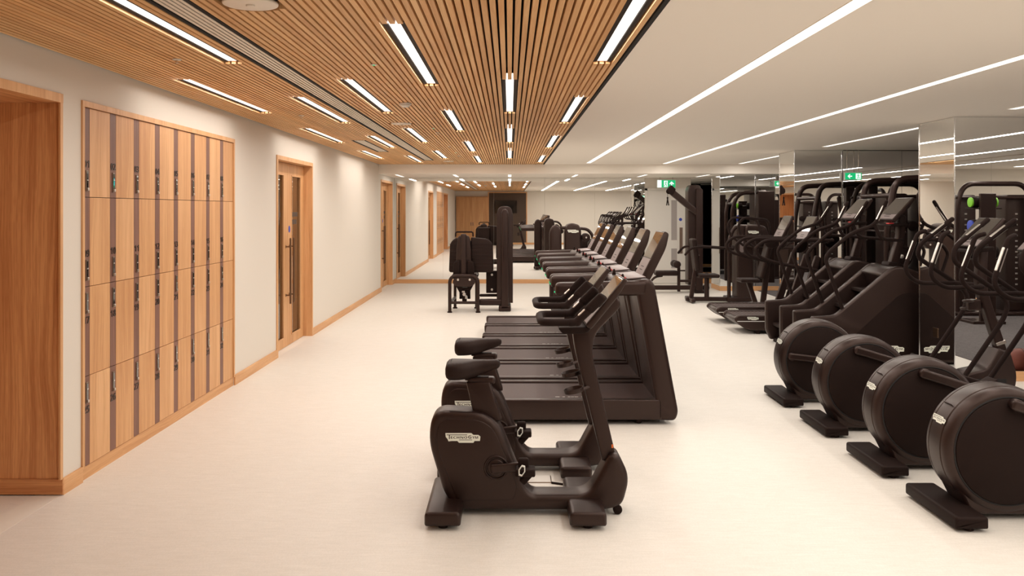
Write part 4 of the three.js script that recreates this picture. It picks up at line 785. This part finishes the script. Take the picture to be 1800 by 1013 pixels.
// dumbbells on upright stands, seen in the mirrors
function dumbbell(label, x, y, z, mat, r) {
  const o = thing('dumbbell', label, 'dumbbell', [x, y, z]);
  mesh('weight_head', [cyl(r, 0.11, 'x', -0.12, r, 0, 0.015, 24), cyl(r, 0.11, 'x', 0.12, r, 0, 0.015, 24)], M.matte, o);
  mesh('end_cap', [cyl(r * 0.9, 0.03, 'x', -0.19, r, 0, 0.006, 24), cyl(r * 0.9, 0.03, 'x', 0.19, r, 0, 0.006, 24)], mat, o);
  mesh('bar_grip', [cyl(0.017, 0.14, 'x', 0, r, 0, 0, 12)], M.chrome, o);
}
[[6.75, -15.7, 'in the bay behind the second column'], [7.3, -4.4, 'on the grey carpet']].forEach(([x, z, t]) => {
  const o = thing('dumbbell_stand', `tall black dumbbell stand ${t}`, 'rack', [x, 0, z]);
  mesh('post', [box(-0.12, 0.12, 0.03, 2.0, -0.16, -0.1, 0.01), box(-0.25, 0.25, 0, 0.05, -0.2, 0.25, 0.01)], M.satin, o);
  for (const y of [0.6, 1.0, 1.4, 1.78]) mesh('shelf', [box(-0.22, 0.22, y - 0.02, y, -0.14, 0.12, 0.006)], M.matte, o);
  dumbbell(`dumbbell with green ends on top of the stand ${t}`, x, 1.78, z, M.green, 0.085);
  dumbbell(`dumbbell with blue ends on the second shelf ${t}`, x, 1.4, z, M.blue, 0.1);
  dumbbell(`black dumbbell on the third shelf ${t}`, x, 1.0, z, M.matte, 0.1);
});
{
  const b = thing('medicine_ball', 'red-brown medicine ball on the carpet before the nearest mirrored column', 'ball', [5.5, 0.008, -8.5]);
  mesh('shell', [clean(new THREE.SphereGeometry(0.125, 40, 26).translate(0, 0.125, 0))], M.ball, b);
  mesh('seam', [ring(0.1245, 0.0025, 'z', 0, 0.125, 0, 48, 6), ring(0.1245, 0.0025, 'x', 0, 0.125, 0, 48, 6)], M.matte, b);
}

// ---------------------------------------------------------------- the end of the room behind the camera, seen in the far mirror
{
  const o = thing('wall_cupboard', 'tall double-door oak cupboard at the room end seen in the far mirror', 'cupboard', [-1.9, 0, 2.5]);
  mesh('carcass', [box(-0.8, 0.8, 0.1, 2.42, -0.10, -0.001)], M.oak2, o, 'y');
  for (const s of [-1, 1]) {
    const dr = mesh('door', [box(s < 0 ? -0.78 : 0.002, s < 0 ? -0.002 : 0.78, 0.11, 2.38, -0.122, -0.1)], s < 0 ? M.oak : M.oak2, o, 'y', s);
    mesh('handle', [box(s * 0.03, s * 0.07, 0.95, 1.12, -0.135, -0.122, 0.004)], M.plate, dr);
  }
  const p = thing('dark_wall_panel', 'dark brown wall panel with oak edges at the room end seen in the far mirror', 'wall panel', [-0.15, 0, 2.5]);
  mesh('panel', [box(-0.9, 0.98, 0.1, 2.6, -0.03, -0.001)], M.brownPanel, p);
  mesh('edge_trim', [box(-0.95, -0.9, 0.1, 2.65, -0.05, -0.001)], M.oak2, p, 'y');
  mesh('edge_trim', [box(0.98, 1.03, 0.1, 2.65, -0.05, -0.001)], M.oak2, p, 'y');
  mesh('edge_trim', [box(-0.9, 0.98, 2.6, 2.65, -0.05, -0.001)], M.oak2, p, 'x');
  const t = thing('television', 'flat dark television on the brown wall panel seen in the far mirror', 'television', [-0.2, 1.58, 2.47]);
  mesh('case', [box(-0.55, 0.55, 0, 0.64, -0.05, -0.001, 0.008)], M.matte, t);
  mesh('screen', [box(-0.54, 0.54, 0.012, 0.628, -0.053, -0.05)], M.screen, t);
}
// extra stations on the right, mostly seen in the column mirrors
function cableStation(label, x, z, turn, bench = true) {
  const o = thing('cable_station', label, 'rack', [x, 0, z]); o.rotation.y = turn;
  mesh('frame', [tube([[-0.62, 0.04, 0.25], [-0.62, 1.85, 0.25], [-0.5, 2.18, 0.25], [0.5, 2.18, 0.25], [0.62, 1.85, 0.25], [0.62, 0.04, 0.25]], 0.042, 0.24), tube([[-0.62, 1.95, 0.25], [0.62, 1.95, 0.25]], 0.028), box(-0.7, 0.7, 0.008, 0.07, -0.3, 0.34, 0.02)], M.satin, o);
  for (const s of [-1, 1]) {
    const c = mesh('stack_cover', [ext([[s * 0.42 - 0.17, 0.07, 0.01], [s * 0.42 - 0.17, 2.0, 0.05], [s * 0.42 + 0.17, 2.0, 0.05], [s * 0.42 + 0.17, 0.07, 0.01]], -0.25, 0.15, 0.02)], M.black, o);
    mesh('weight_scale', Array.from({ length: 14 }, (_, i) => box(s * 0.42 - 0.02, s * 0.42 + 0.02, 0.5 + i * 0.09, 0.525 + i * 0.09, 0.149, 0.152)), M.silver, c);
    mesh('pulley', [cyl(0.075, 0.05, 'z', s * 0.2, 1.5, 0.2, 0.012, 28), bar([s * 0.2, 1.5, 0.2], [s * 0.4, 1.5, 0.17], 0.05, 0.05)], M.matte, o);
  }
  if (bench) mesh('bench', [box(-0.18, 0.18, 0.42, 0.5, 0.35, 1.2, 0.03), box(-0.05, 0.05, 0.06, 0.43, 0.45, 0.55, 0.01), box(-0.05, 0.05, 0.06, 0.43, 1.0, 1.1, 0.01), box(-0.2, 0.2, 0.008, 0.07, 0.42, 0.52, 0.01), box(-0.2, 0.2, 0.008, 0.07, 1.03, 1.13, 0.01)], M.pad, o);
}
cableStation('black twin-stack cable station in front of the second column partition', 6.35, -13.65, 0, false);
cableStation('black twin-stack cable station on the carpet, turned to the nearest column', 8.0, -3.2, Math.PI, false);
cableStation('black twin-stack cable station backed against the mirrored right wall', 8.25, -8.8, -Math.PI / 2);
cableStation('black twin-stack cable station against the right wall beyond the partition', 8.2, -11.6, -Math.PI / 2);
// floor socket and cable between the two bikes
{
  const o = thing('floor_outlet', 'flat cream floor outlet lid between the two exercise bikes', 'outlet', [0.17, 0, -5.72]);
  mesh('frame', [box(-0.1, 0.1, 0, 0.004, -0.075, 0.075, 0.001)], M.bronze, o);
  mesh('lid', [box(-0.094, 0.094, 0.003, 0.006, -0.069, 0.069, 0.001)], M.cream, o);
  const c = tag(mesh('power_cable', [tube([[0.27, 0.007, -5.63], [0.40, 0.007, -5.57], [0.52, 0.007, -5.63], [0.62, 0.007, -5.58]], 0.007, 0.06, 8)], M.rubber), 'thin black power cable curling from floor outlet to rear bike', 'cable');
}
renderer.render(scene, camera);
